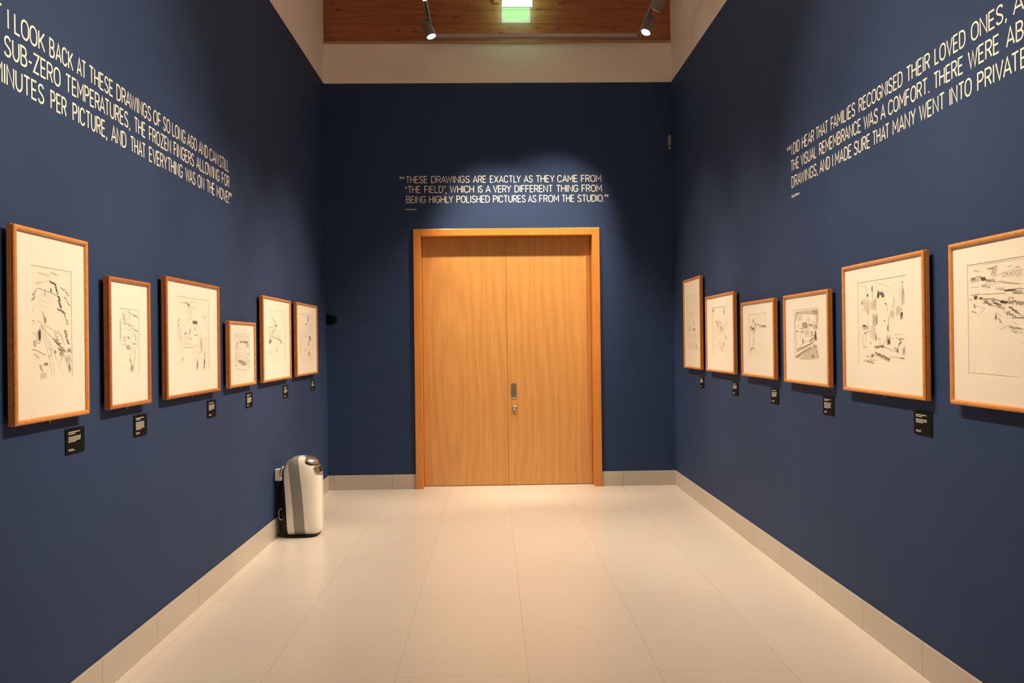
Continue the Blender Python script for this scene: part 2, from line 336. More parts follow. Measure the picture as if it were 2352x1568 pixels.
KERN.update({p: .04 for p in 'AC CA AG OA AO TH FA PA RY RT TS TO OV VO OW WO AL AR AS LO OO KE WE VE AN AM'.split()}); KERN.update({'FA': -.02, 'PA': -.02, 'LY': -.06, 'AY': -.04, 'TA': -.03, 'AT': -.03, 'WA': -.05, 'AW': -.05, 'VA': -.05})
SW = 0.104      # stroke width over cap height
def word_mesh(bm, word, x0, x1, z0, cap, sw=SW):
    def mark(a, w, s):
        """one curly quotation mark: a ball with a tail; s = 1 opening, -1 closing"""
        zc = z0 + cap * .80; r = cap * .15
        ribbon(bm, el(a + w / 2, zc - s * .05 * cap, w * .27, r * .5, 0, 360, 10), r, -.0012, -.0012, True)
        ribbon(bm, [(a + w / 2 - s * w * .30, zc - s * .04 * cap), (a + w / 2 - s * w * .12, zc + s * .07 * cap), (a + w / 2 + s * w * .30, zc + s * .13 * cap)], cap * .095, -.0012, -.0012)
    if word in '“”':
        for i in range(2): mark(x0 + i * (x1 - x0) * .52, (x1 - x0) * .42, 1 if word == '“' else -1)
        return
    if word == '‘': return mark(x0, .014, 1)
    if word == '’,':
        mark(x0, .014, -1)
        return ribbon(bm, [(x0 + .021, z0 + cap * .08), (x0 + .021, z0 - cap * .04), (x0 + .015, z0 - cap * .17)], cap * sw, -.0012, -.0012)
    t = sw
    gaps = [KERN.get(a + b, .068) for a, b in zip(word, word[1:])] + [0]
    nat = sum(GL[c][0] + t for c in word) + sum(gaps)
    k = (x1 - x0) / nat; x = x0
    for i, c in enumerate(word):
        w, strokes = GL[c]; wid = (w + t) * k; e = cap * t / 2
        for j, s in enumerate(strokes):
            yy = -.0010 - .00012 * (2 * (i % 2) + j)
            pts = [(x + e + u * (wid - 2 * e), z0 + e + v * (cap - 2 * e)) for u, v in s]
            cl = c == 'O'
            ribbon(bm, pts, cap * t, yy, yy, cl)
        x += wid + gaps[i] * k
def quote(label, loc, rotz, sign, o, lines, rows, cap, att, group='white quotations lettered on the walls'):
    q = thing('wall_quotation', label, 'lettering', loc, rotz, group)
    for words, z in zip(lines, rows):
        bm = bmesh.new()
        for w, a, b in words:
            e = .004 if len(w) > 1 and w[0].isalpha() else 0
            word_mesh(bm, w, sign * (a - o) + e, sign * (b - o) - e, z - loc[2], cap)
        link('lettering', bm, M['letters'], q)
    if att:
        cu = bpy.data.curves.new('name_text', 'FONT'); cu.body = 'Linda Kitson'; cu.size = 1.0; cu.offset = 0.012; cu.extrude = 0.02
        tmp = bpy.data.objects.new('name_text', cu); COL.objects.link(tmp)
        dg = bpy.context.evaluated_depsgraph_get(); me = bpy.data.meshes.new_from_object(tmp.evaluated_get(dg))
        bpy.data.objects.remove(tmp, do_unlink=True)
        xs = [v.co.x for v in me.vertices]; x0, x1 = min(xs), max(xs); a, b, z, hgt = att
        L, Rr = sign * (a - o), sign * (b - o)
        for v in me.vertices:
            v.co = Vector((L + (v.co.x - x0) / (x1 - x0) * (Rr - L), -.0006 - v.co.z * .02, z - loc[2] + v.co.y / .72 * hgt))
        me.materials.clear(); me.materials.append(M['letters'])
        n = bpy.data.objects.new('small_name', me); COL.objects.link(n); n.parent = q
    return q
LQ= [[('T', 2.955, 2.998), ('I', 3.028, 3.04), ('LOOK', 3.068, 3.285), ('BACK', 3.308, 3.503), ('AT', 3.524, 3.612), ('THESE', 3.631, 3.866), ('DRAWINGS', 3.892, 4.291), ('OF', 4.312, 4.416), ('SO', 4.438, 4.542), ('LONG', 4.563, 4.768), ('AGO', 4.785, 4.949), ('AND', 4.971, 5.139), ('CAN', 5.16, 5.336), ('STILL', 5.349, 5.541)],
 [('SUB-ZERO', 3.003, 3.399), ('TEMPERATURES,', 3.431, 4.042), ('THE', 4.081, 4.22), ('FROZEN', 4.254, 4.551), ('FINGERS', 4.582, 4.898), ('ALLOWING', 4.929, 5.349), ('FOR', 5.388, 5.552)],
 [('MINUTES', 2.937, 3.275), ('PER', 3.313, 3.445), ('PICTURE,', 3.485, 3.802), ('AND', 3.835, 3.999), ('THAT', 4.036, 4.217), ('EVERYTHING', 4.252, 4.717), ('WAS', 4.75, 4.918), ('ON', 4.947, 5.065), ('THE', 5.103, 5.254), ('MOVE!', 5.285, 5.538), ('”', 5.538, 5.597)]]
RQ= [[('“', 5.315, 5.248), ('I', 5.244, 5.22), ('DID', 5.209, 5.091), ('HEAR', 5.063, 4.859), ('THAT', 4.843, 4.656), ('FAMILIES', 4.627, 4.303), ('RECOGNISED', 4.269, 3.799), ('THEIR', 3.772, 3.559), ('LOVED', 3.529, 3.287), ('ONES,', 3.257, 3.019), ('A', 2.987, 2.923)],
 [('THE', 5.255, 5.107), ('VISUAL', 5.084, 4.829), ('REMEMBRANCE', 4.797, 4.238), ('WAS', 4.215, 4.05), ('A', 4.026, 3.974), ('COMFORT.', 3.951, 3.566), ('THERE', 3.539, 3.306), ('WERE', 3.28, 3.066), ('AB', 3.034, 2.923)],
 [('DRAWINGS,', 5.248, 4.809), ('AND', 4.793, 4.636), ('I', 4.614, 4.592), ('MADE', 4.574, 4.353), ('SURE', 4.332, 4.137), ('THAT', 4.118, 3.934), ('MANY', 3.909, 3.683), ('WENT', 3.663, 3.445), ('INTO', 3.418, 3.248), ('PRIVATE', 3.219, 2.904)]]
BQ= [[('“', -0.964, -0.911), ('THESE', -0.903, -0.665), ('DRAWINGS', -0.635, -0.22), ('ARE', -0.195, -0.045), ('EXACTLY', -0.015, 0.321), ('AS', 0.345, 0.447), ('THEY', 0.472, 0.679), ('CAME', 0.699, 0.922), ('FROM', 0.952, 1.175)],
 [('‘', -0.903, -0.891), ('THE', -0.883, -0.739), ('FIELD', -0.708, -0.501), ('’,', -0.496, -0.465), ('WHICH', -0.44, -0.175), ('IS', -0.142, -0.084), ('A', -0.058, -0.003), ('VERY', 0.018, 0.217), ('DIFFERENT', 0.245, 0.658), ('THING', 0.687, 0.929), ('FROM', 0.957, 1.18)],
 [('BEING', -0.9, -0.685), ('HIGHLY', -0.66, -0.396), ('POLISHED', -0.371, -0.01), ('PICTURES', 0.016, 0.369), ('AS', 0.386, 0.483), ('FROM', 0.505, 0.723), ('THE', 0.745, 0.885), ('STUDIO.', 0.912, 1.202), ('”', 1.202, 1.249)]]
quote('white capital letters on the left wall, three lines ending with the move', (XL, 4.25, 2.46), math.pi / 2, 1, 4.25, LQ, (2.681, 2.579, 2.474), .078, None)
quote('white capital letters on the right wall, three lines about families and remembrance', (XR, 4.1, 2.43), -math.pi / 2, -1, 4.1, RQ, (2.701, 2.597, 2.492), .0745, (5.244, 5.113, 2.431, .018))
quote('white capital letters above the wooden double door, three lines about the studio', (0.14, D, 2.94), 0, 1, 0.14, BQ, (3.221, 3.117, 3.011), .0765, (-0.909, -0.787, 2.938, .019))

# ------------------------------------------------------------------ framed drawings
SKETCH = {
 'L1': [
  ('l',1,[(.015,.267),(.1,.216),(.176,.195),(.34,.206),(.52,.224),(.643,.249),(.689,.266)]),
  ('l',0,[(.233,.185),(.302,.145),(.42,.113),(.5,.12),(.582,.139),(.622,.19),(.653,.241),(.695,.278)]),('e',0,(.34,.291),.164,.065),
  ('e',0,(.346,.276),.103,.037),('l',0,[(.012,.425),(.05,.388),(.107,.346)]),('l',1,[(.134,.495),(.173,.483),(.211,.497),(.25,.523),(.22,.545)]),
  ('l',0,[(.191,.531),(.357,.709),(.497,.985)]),('l',0,[(.23,.53),(.417,.709),(.559,.979)]),('l',0,[(.211,.523),(.338,.588),(.559,.778),(.77,.983)]),
  ('l',1,[(.24,.523),(.498,.632),(.727,.732),(.944,.963)]),('l',0,[(.24,.515),(.418,.535),(.56,.571)]),('l',1,[(.622,.562),(.727,.615),(.812,.7)]),
  ('l',1,[(.021,.483),(.068,.486),(.067,.504),(.02,.527)]),('l',0,[(.01,.596),(.095,.591),(.122,.672)]),('l',1,[(.143,.561),(.142,.672),(.258,.664)]),
  ('h',2,(.162,.554),(.219,.657),7,.008),('l',2,[(.008,.73),(.141,.746),(.326,.784)]),('l',1,[(.054,.775),(.121,.783),(.179,.806)]),
  ('l',0,[(.083,.786),(.14,.805),(.218,.798)]),('l',1,[(.386,.728),(.437,.728),(.481,.743),(.467,.785),(.436,.8),(.406,.788)]),
  ('z',2,(.45,.119),(.582,.139),12,.028,.009),('z',2,(.586,.139),(.643,.226),16,.037,.011),('z',2,(.653,.241),(.706,.285),10,.03,.01),
  ('z',2,(.674,.286),(.727,.353),12,.046,.015),('z',2,(.643,.363),(.833,.396),14,.037,.013),('z',1,(.812,.404),(.898,.504),8,.051,.018),
  ('z',1,(.823,.552),(.91,.684),16,.073,.025),('h',1,(.866,.724),(.965,.771),8,.018),('h',1,(.9,.858),(.955,.963),6,.017),
  ('z',1,(.341,.198),(.33,.261),6,.011,.004),('h',2,(.464,.182),(.492,.218),4,.004),('z',0,(.108,.27),(.023,.302),6,.038,.013),
  ('z',0,(.119,.212),(.052,.265),6,.045,.015),('z',0,(.28,.396),(.338,.506),8,.039,.014),('h',1,(.299,.44),(.358,.498),5,.008),
  ('z',0,(.197,.866),(.256,.912),8,.043,.017),('z',1,(.296,.867),(.375,.86),8,.047,.019),('z',0,(.57,.555),(.643,.677),8,.062,.022),
  ('z',1,(.56,.647),(.813,.755),16,.091,.033),('z',0,(.643,.685),(.77,.786),10,.084,.031),('h',1,(.549,.739),(.59,.774),5,.006),
  ('h',1,(.685,.763),(.716,.798),5,.006),('z',1,(.695,.864),(.77,.778),5,.021,.008),('z',0,(.177,.057),(.42,.073),8,.027,.009),
  ('z',0,(.481,.032),(.643,.053),6,.028,.009),('z',0,(.726,.155),(.94,.222),10,.051,.015),('z',0,(.811,.243),(.963,.33),8,.052,.016),
  ('z',0,(.11,.155),(.282,.124),6,.022,.007),('h',0,(.047,.65),(.112,.716),6,.011),('h',0,(.197,.933),(.354,.997),8,.004),
  ('h',0,(.813,.787),(.944,.867),8,.043),],
 'L2': [
  ('l',1,[(.438,.032),(.701,.079),(.95,.118)]),('l',0,[(.467,.032),(.536,.101),(.38,.175)]),('h',0,(.152,.048),(.293,.229),6,.068),
  ('l',0,[(.438,.121),(.437,.218),(.553,.207),(.525,.083)]),('z',0,(.237,.212),(.699,.257),8,.079,.023),
  ('l',1,[(.436,.332),(.582,.316),(.699,.293),(.787,.309)]),('l',2,[(.758,.31),(.972,.342)]),('l',0,[(.208,.317),(.35,.294),(.379,.315)]),
  ('l',1,[(.179,.439),(.35,.434)]),('l',1,[(.179,.474),(.293,.464),(.35,.493),(.236,.505),(.304,.543),(.123,.547)]),
  ('z',1,(.436,.419),(.522,.454),5,.058,.017),('l',0,[(.698,.364),(.639,.453),(.522,.559),(.435,.629)]),('l',0,[(.787,.362),(.727,.452),(.667,.54)]),
  ('h',1,(.321,.542),(.521,.629),7,.046),('l',2,[(.668,.533),(.85,.532)]),('l',1,[(.862,.539),(.885,.584)]),
  ('l',1,[(.591,.558),(.567,.664),(.532,.786),(.607,.856),(.693,.97)]),('l',1,[(.826,.584),(.813,.716),(.753,.822),(.705,.97)]),
  ('l',0,[(.697,.558),(.695,.734)]),('h',1,(.589,.847),(.705,.97),6,-.046),('z',2,(.544,.768),(.59,.821),5,.029,.009),
  ('z',0,(.787,.38),(.875,.486),6,.071,.021),('l',0,[(.078,.87),(.156,.877)]),('z',0,(.701,.079),(.969,.109),5,.082,.023),
  ('h',0,(.039,.112),(.095,.492),3,.006),],
 'L3': [
  ('l',1,[(.109,.088),(.207,.079),(.333,.083),(.359,.072)]),('l',1,[(.224,.068),(.342,.082)]),('l',0,[(.376,.083),(.497,.057),(.603,.044)]),
  ('l',0,[(.393,.07),(.55,.027)]),('l',0,[(.428,.122),(.532,.128),(.621,.151)]),('z',1,(.333,.096),(.393,.097),8,.048,.019),
  ('l',1,[(.333,.115),(.407,.114)]),('l',1,[(.325,.138),(.419,.136)]),('l',0,[(.316,.143),(.305,.211),(.275,.317),(.25,.393),(.233,.446)]),
  ('l',1,[(.419,.138),(.431,.206),(.445,.266),(.498,.325)]),('l',0,[(.312,.214),(.428,.207)]),('l',0,[(.311,.184),(.393,.181),(.393,.203)]),
  ('z',0,(.359,.284),(.402,.29),4,.014,.006),('h',2,(.477,.307),(.63,.359),16,.003),('h',1,(.477,.307),(.515,.365),6,.003),
  ('l',1,[(.515,.367),(.542,.401),(.568,.431)]),('z',1,(.542,.42),(.568,.431),4,.014,.006),('l',0,[(.621,.36),(.675,.39),(.684,.475)]),
  ('h',1,(.524,.499),(.622,.523),8,.004),('l',0,[(.437,.373),(.403,.465),(.377,.526)]),('h',0,(.36,.42),(.42,.51),6,-.01),
  ('z',2,(.234,.487),(.292,.482),6,.023,.01),('l',1,[(.234,.498),(.25,.527),(.217,.58),(.213,.632),(.213,.662),(.185,.669)]),
  ('l',2,[(.185,.665),(.196,.671)]),('l',1,[(.251,.617),(.326,.628),(.412,.635)]),('l',1,[(.209,.671),(.31,.68),(.446,.679),(.525,.658),(.64,.646)]),
  ('z',0,(.377,.556),(.446,.563),5,.024,.01),('l',0,[(.251,.55),(.36,.549),(.394,.601)]),('l',1,[(.119,.529),(.143,.625),(.16,.728)]),
  ('z',1,(.045,.376),(.064,.372),5,.013,.005),('z',0,(.077,.294),(.045,.339),5,.019,.008),('l',0,[(.093,.338),(.102,.397),(.135,.47)]),
  ('z',1,(.169,.81),(.153,.868),7,.02,.009),('l',0,[(.07,.647),(.095,.654)]),('l',0,[(.675,.475),(.658,.6),(.649,.739)]),
  ('l',1,[(.649,.739),(.649,.863),(.631,.985)]),('h',0,(.703,.506),(.785,.763),8,.003),('l',0,[(.73,.443),(.748,.521)]),
  ('h',1,(.73,.553),(.748,.56),4,.002),('l',1,[(.905,.527),(.896,.646),(.877,.748)]),('h',1,(.859,.74),(.877,.819),5,-.008),
  ('h',2,(.835,.827),(.868,.945),5,-.011),('h',1,(.803,.943),(.859,.988),6,-.007),('l',0,[(.896,.808),(.953,.824)]),
  ('l',0,[(.915,.154),(.918,.265),(.905,.329)]),('z',1,(.84,.268),(.905,.234),5,.022,.008),('l',0,[(.849,.149),(.812,.237),(.794,.301)]),
  ('l',0,[(.499,.814),(.569,.838),(.622,.831)]),('h',1,(.587,.854),(.64,.986),6,-.004),('l',0,[(.73,.747),(.658,.743)]),
  ('l',0,[(.785,.521),(.84,.567),(.896,.551)]),('h',0,(.013,.384),(.135,.603),5,.016),],
 'L4': [
  ('l',0,[(.026,.052),(.963,.055)]),('l',0,[(.052,.083),(.964,.084)]),('l',0,[(.18,.119),(.911,.118)]),('h',1,(.191,.208),(.295,.282),6,.01),
  ('h',2,(.428,.197),(.517,.248),6,.011),('h',2,(.605,.198),(.923,.259),16,.021),('l',2,[(.294,.241),(.361,.204),(.595,.192),(.938,.211)]),
  ('h',1,(.764,.247),(.967,.376),10,.021),('h',0,(.053,.258),(.234,.427),9,.021),('l',1,[(.243,.261),(.26,.427),(.21,.592),(.187,.799)]),
  ('l',0,[(.753,.267),(.782,.478),(.837,.69)]),('l',0,[(.31,.303),(.296,.386),(.649,.392)]),('h',0,(.286,.427),(.759,.772),14,.02),
  ('h',0,(.056,.465),(.212,.779),7,.015),('z',1,(.289,.718),(.812,.794),18,.208,.089),('h',1,(.444,.743),(.76,.856),10,.016),
  ('l',1,[(.059,.795),(.213,.831),(.188,.913)]),('l',2,[(.044,.795),(.187,.824)]),
  ('l',1,[(.188,.902),(.498,.922),(.761,.951),(.892,.881),(.945,.798)]),('l',1,[(.892,.86),(.999,.905)]),('z',0,(.836,.605),(.971,.756),8,.075,.031),
  ('z',1,(.888,.522),(.979,.545),4,.054,.022),('l',0,[(.214,.934),(.24,.966)]),('h',0,(.078,.135),(.912,.202),16,.041),],
 'L5': [
  ('l',2,[(.218,.119),(.32,.18),(.461,.255),(.519,.316)]),('l',1,[(.273,.135),(.414,.225),(.509,.301)]),('z',2,(.391,.272),(.486,.301),6,.066,.02),
  ('l',1,[(.438,.255),(.346,.38),(.224,.473)]),('h',1,(.277,.35),(.44,.426),6,-.064),('l',2,[(.486,.317),(.392,.349)]),
  ('l',1,[(.051,.338),(.054,.443),(.078,.548)]),('z',1,(.051,.338),(.322,.304),7,.063,.02),('l',1,[(.099,.503),(.325,.496),(.561,.534),(.905,.615)]),
  ('l',2,[(.537,.534),(.93,.623)]),('l',1,[(.122,.518),(.513,.542),(.755,.59)]),('l',1,[(.393,.395),(.608,.488),(.706,.55)]),
  ('l',1,[(.056,.548),(.144,.503),(.324,.411)]),('h',0,(.097,.383),(.325,.488),8,-.045),('h',2,(.078,.548),(.214,.64),10,-.035),
  ('l',1,[(.08,.638),(.2,.632)]),('z',2,(.716,.59),(.756,.63),5,.04,.013),('l',0,[(.798,.072),(.791,.296),(.784,.487)]),
  ('z',1,(.798,.056),(.829,.167),6,.025,.007),('h',0,(.419,.565),(.757,.708),8,-.014),('h',1,(.412,.703),(.527,.813),5,.005),
  ('l',0,[(.515,.643),(.54,.736),(.635,.707)]),('l',1,[(.026,.772),(.105,.803),(.239,.784)]),('z',0,(.039,.787),(.106,.818),4,.027,.009),
  ('h',0,(.098,.458),(.706,.566),12,.036),('l',0,[(.51,.332),(.655,.425),(.681,.519)]),('l',0,[(.28,.549),(.329,.671)]),],
 'L6': [
  ('z',2,(.676,.036),(.648,.165),9,.081,.022),('h',1,(.618,.029),(.941,.106),9,-.017),('l',1,[(.677,.147),(.477,.22),(.562,.227)]),
  ('h',2,(.46,.203),(.562,.228),5,-.023),('l',1,[(.574,.201),(.534,.287),(.495,.406)]),('l',2,[(.912,.194),(.884,.316),(.826,.456)]),
  ('h',0,(.591,.183),(.915,.403),10,-.035),('l',0,[(.118,.219),(.392,.188)]),('l',0,[(.037,.369),(.227,.392)]),
  ('l',1,[(.037,.46),(.173,.442),(.2,.526),(.564,.457)]),('h',0,(.282,.391),(.621,.474),8,-.033),('h',0,(.037,.493),(.173,.862),6,.006),
  ('l',0,[(.173,.526),(.173,.794)]),('z',2,(.767,.456),(.797,.56),8,.083,.024),('z',2,(.68,.577),(.681,.673),8,.071,.021),
  ('h',2,(.708,.456),(.887,.578),7,-.035),('l',1,[(.739,.664),(.799,.752),(.771,.909)]),('h',2,(.635,.785),(.777,.909),7,.018),
  ('l',1,[(.801,.91),(.951,.993)]),('z',0,(.228,.795),(.566,.749),6,.089,.029),('l',0,[(.283,.526),(.452,.765)]),('l',0,[(.284,.966),(.861,.964)]),],
 'R1': [
  ('h',0,(.036,.04),(.918,.232),14,.048),('z',1,(.246,.302),(.345,.343),6,.078,.017),('z',1,(.725,.242),(.8,.259),4,.045,.011),
  ('h',0,(.051,.243),(.927,.538),14,.049),('l',1,[(.016,.528),(.023,.672)]),('h',1,(.055,.544),(.364,.674),10,.049),
  ('h',2,(.507,.604),(.682,.669),8,.016),('l',2,[(.014,.544),(.021,.624)]),('z',1,(.505,.471),(.653,.566),8,.108,.023),
  ('l',1,[(.564,.66),(.589,.802),(.413,.963)]),('h',0,(.121,.673),(.706,.818),10,.033),('z',1,(.676,.724),(.75,.771),5,.061,.013),
  ('h',1,(.699,.882),(.886,.977),6,.032),('l',2,[(.691,.97),(.886,.974)]),('z',1,(.376,.93),(.436,.971),4,.063,.013),
  ('h',0,(.02,.834),(.768,.985),12,.025),('l',0,[(.001,.993),(.923,.992)]),],
 'R2': [
  ('h',2,(.045,.015),(.128,.099),6,.006),('l',1,[(.056,.022),(.045,.205),(.045,.386)]),('l',1,[(.127,.016),(.514,.018),(.783,.041)]),
  ('l',1,[(.756,.04),(.751,.18),(.801,.269)]),('h',1,(.729,.038),(.804,.183),6,.011),('l',0,[(.17,.046),(.177,.21),(.139,.281)]),
  ('z',1,(.224,.284),(.391,.299),6,.086,.032),('h',1,(.334,.306),(.43,.414),5,.006),('z',0,(.48,.258),(.659,.506),12,.175,.065),
  ('z',1,(.853,.271),(.945,.343),5,.059,.023),('l',1,[(.782,.389),(.891,.358),(.937,.394)]),('h',0,(.082,.279),(.919,.511),18,.046),
  ('l',0,[(.556,.295),(.514,.399),(.604,.522)]),('l',1,[(.442,.519),(.551,.513)]),('h',0,(.063,.423),(.841,.678),14,.046),
  ('l',1,[(.341,.656),(.413,.725),(.573,.726)]),('l',1,[(.636,.659),(.573,.726),(.489,.759)]),('h',1,(.681,.71),(.82,.81),7,-.052),
  ('z',1,(.857,.578),(.869,.661),5,.068,.024),('l',0,[(.02,.758),(.298,.767),(.611,.827)]),('z',0,(.51,.793),(.653,.893),6,.071,.024),
  ('l',0,[(.046,.776),(.046,.991)]),('h',0,(.299,.759),(.805,.908),8,.033),('l',1,[(.792,.66),(.869,.661)]),],
 'R3': [
  ('z',1,(.285,.097),(.219,.205),7,.059,.026),('z',1,(.352,.189),(.368,.27),6,.068,.03),('z',2,(.099,.305),(.28,.35),8,.111,.048),
  ('h',1,(.078,.263),(.375,.435),10,-.032),('z',1,(.389,.312),(.21,.475),7,.069,.03),('l',0,[(.21,.475),(.166,.604),(.234,.714)]),
  ('l',1,[(.223,.583),(.267,.67),(.2,.769)]),('z',0,(.307,.562),(.231,.736),6,.051,.022),('z',1,(.087,.781),(.305,.803),6,.074,.031),
  ('l',2,[(.103,.872),(.06,.976)]),('h',1,(.086,.792),(.17,.871),5,-.023),('l',1,[(.253,.78),(.379,.869),(.328,.938)]),
  ('z',1,(.526,.234),(.598,.276),5,.058,.026),('z',1,(.648,.278),(.967,.306),14,.087,.038),('h',1,(.75,.26),(.966,.316),10,.014),
  ('l',0,[(.406,.251),(.525,.244)]),('l',0,[(1.021,.446),(1.015,.736)]),],
 'R4': [
  ('w',1,[(.036,.044),(.332,.03),(.683,.034),(.979,.03),(.974,.12),(.861,.123),(.583,.097),(.177,.069)]),
  ('w',2,[(.714,.036),(.979,.037),(.967,.116),(.861,.119),(.772,.083)]),('w',1,[(.035,.052),(.179,.058),(.1,.188),(.034,.226)]),
  ('l',2,[(.161,.065),(.093,.18),(.033,.234),(.029,.373),(.04,.54),(.081,.626),(.083,.801)]),('l',1,[(.177,.069),(.583,.097),(.86,.127),(.885,.213)]),
  ('w',1,[(.898,.124),(.996,.121),(.951,.39),(.89,.381)]),('h',0,(.191,.089),(.34,.235),10,-.023),('h',0,(.559,.18),(.616,.251),5,-.007),
  ('w',2,[(.314,.306),(.353,.267),(.47,.254),(.548,.288),(.556,.367),(.406,.38)]),('e',1,(.447,.313),.114,.054),('e',1,(.558,.347),.062,.03),
  ('z',2,(.29,.369),(.374,.371),6,.019,.01),('w',1,[(.581,.277),(.709,.284),(.768,.332),(.608,.336)]),('z',2,(.625,.321),(.737,.327),7,.022,.011),
  ('l',1,[(.738,.308),(.789,.259),(.894,.304),(.905,.389)]),('w',1,[(.754,.308),(.894,.304),(.918,.42),(.764,.386)]),
  ('l',1,[(.048,.365),(.177,.318),(.256,.369)]),('z',2,(.067,.419),(.187,.429),6,.029,.015),('w',2,[(.26,.467),(.317,.427),(.401,.424),(.363,.46)]),
  ('l',1,[(.29,.369),(.3,.427)]),('z',2,(.414,.457),(.439,.46),3,.01,.005),('h',0,(.472,.389),(.623,.528),9,.003),
  ('l',1,[(.471,.393),(.465,.535),(.573,.532)]),('h',1,(.68,.432),(.755,.497),8,.007),('h',2,(.832,.427),(.89,.619),9,.009),
  ('l',2,[(.877,.451),(.903,.546),(.906,.619)]),('z',1,(.656,.528),(.865,.514),10,.031,.017),('z',1,(.631,.627),(.863,.546),14,.063,.033),
  ('w',1,[(.598,.627),(.799,.554),(.857,.635),(.677,.668)]),('l',1,[(.332,.584),(.382,.593),(.356,.669)]),('h',1,(.331,.588),(.382,.673),6,.004),
  ('l',2,[(.072,.814),(.419,.728),(.676,.676),(.759,.66)]),('l',2,[(.067,.85),(.451,.745),(.692,.676)]),('l',1,[(.112,.792),(.333,.72)]),
  ('l',1,[(.247,.712),(.428,.643),(.597,.635)]),('w',2,[(.038,.928),(.32,.833),(.688,.726),(.701,.777),(.368,.876),(.142,.971),(.033,.964)]),
  ('w',1,[(.725,.676),(.917,.7),(.915,.741),(.752,.751)]),('z',2,(.794,.738),(.907,.729),7,.025,.013),
  ('w',1,[(.703,.751),(.914,.75),(1.0,.942),(.632,1.003),(.176,.988),(.367,.885)]),('h',2,(.658,.889),(.803,.955),6,.034),
  ('z',2,(.885,.825),(.907,.876),5,.013,.007),('l',1,[(.907,.876),(.992,.942)]),('z',1,(.534,.953),(.583,.978),4,.016,.008),],
 'R5': [
  ('l',0,[(.364,.02),(.443,.041),(.572,.074),(.709,.117),(.806,.153)]),('l',1,[(.177,.03),(.186,.102),(.206,.119)]),
  ('h',2,(.311,.056),(.329,.136),4,.004),('l',1,[(.315,.142),(.324,.21)]),('h',2,(.204,.149),(.236,.185),6,-.006),
  ('h',2,(.437,.129),(.478,.223),9,-.005),('h',2,(.483,.139),(.506,.185),5,.0),('h',2,(.502,.148),(.563,.218),8,.024),
  ('l',1,[(.437,.129),(.42,.194),(.364,.227)]),('l',0,[(.401,.074),(.341,.159),(.33,.218)]),('w',1,[(.337,.225),(.411,.23),(.413,.297),(.345,.308)]),
  ('h',0,(.295,.23),(.396,.355),10,-.005),('h',1,(.078,.217),(.103,.279),4,.003),('z',1,(.19,.345),(.23,.377),5,.014,.008),
  ('h',0,(.116,.189),(.271,.394),12,.003),('l',0,[(.411,.23),(.398,.326),(.375,.474)]),('h',1,(.4,.393),(.425,.535),5,.006),
  ('h',0,(.32,.382),(.395,.572),10,.002),('l',1,[(.555,.239),(.574,.248)]),('z',2,(.591,.289),(.623,.294),5,.012,.008),
  ('l',1,[(.623,.294),(.633,.338),(.642,.404)]),('l',2,[(.665,.441),(.655,.513),(.633,.556),(.636,.607)]),('h',1,(.635,.527),(.655,.615),4,.002),
  ('z',1,(.56,.481),(.586,.482),4,.013,.007),('h',0,(.683,.355),(.764,.474),9,.005),('l',1,[(.765,.224),(.76,.316),(.722,.336)]),
  ('e',0,(.747,.326),.019,.011),('l',0,[(.779,.204),(.777,.346),(.78,.446)]),('l',1,[(.869,.119),(.887,.225),(.861,.266)]),
  ('l',1,[(.93,.096),(.939,.159),(.952,.244)]),('h',1,(.914,.06),(.949,.084),6,.0),('h',0,(.906,.108),(.965,.342),9,.007),
  ('z',1,(.898,.359),(.915,.378),4,.012,.008),('h',2,(.896,.394),(.935,.452),8,-.007),('h',1,(.888,.436),(.934,.48),7,-.007),
  ('h',0,(.809,.319),(.888,.436),8,-.002),('l',0,[(.606,.141),(.681,.175)]),('z',2,(.099,.525),(.178,.528),9,.036,.021),
  ('l',1,[(.197,.452),(.214,.506),(.246,.556)]),('h',1,(.106,.533),(.244,.583),10,-.011),('h',2,(.136,.611),(.182,.631),6,.006),
  ('h',1,(.201,.597),(.263,.61),6,.0),('l',1,[(.114,.626),(.091,.75),(.162,.747)]),('l',1,[(.184,.635),(.178,.727)]),
  ('l',0,[(.09,.758),(.095,.797),(.181,.793),(.176,.758)]),('l',1,[(.103,.785),(.174,.785)]),('l',0,[(.062,.54),(.037,.695)]),
  ('h',1,(.379,.624),(.399,.722),6,.0),('h',0,(.275,.531),(.387,.699),9,.003),('z',1,(.255,.736),(.282,.736),4,.013,.008),
  ('l',1,[(.452,.734),(.504,.76),(.55,.76),(.598,.709)]),('h',2,(.631,.691),(.672,.758),8,.008),('h',0,(.602,.643),(.697,.769),10,.003),
  ('z',2,(.368,.786),(.555,.786),16,.034,.02),('l',1,[(.365,.835),(.437,.767),(.567,.79),(.669,.812),(.805,.841)]),
  ('w',2,[(.371,.854),(.445,.857),(.561,.898),(.676,.911),(.661,.952),(.508,.909),(.39,.873)]),('z',2,(.377,.854),(.675,.922),26,.029,.016),
  ('l',1,[(.308,.873),(.429,.895),(.559,.924),(.661,.952)]),('h',1,(.288,.866),(.346,.915),9,-.012),('h',2,(.174,.893),(.236,.905),5,.005),
  ('h',2,(.105,.953),(.176,.961),5,.003),('z',1,(.177,.952),(.329,.972),12,.041,.022),('l',1,[(.264,.912),(.276,.942),(.399,.941)]),
  ('z',2,(.891,.727),(.846,.769),7,.019,.011),('z',2,(.826,.794),(.83,.848),7,.026,.016),('z',1,(.771,.791),(.818,.834),8,.022,.013),
  ('l',1,[(.862,.698),(.946,.699)]),('z',1,(.862,.698),(.897,.727),6,.031,.019),('l',0,[(.677,.681),(.959,.692)]),('l',0,[(.754,.646),(.913,.651)]),
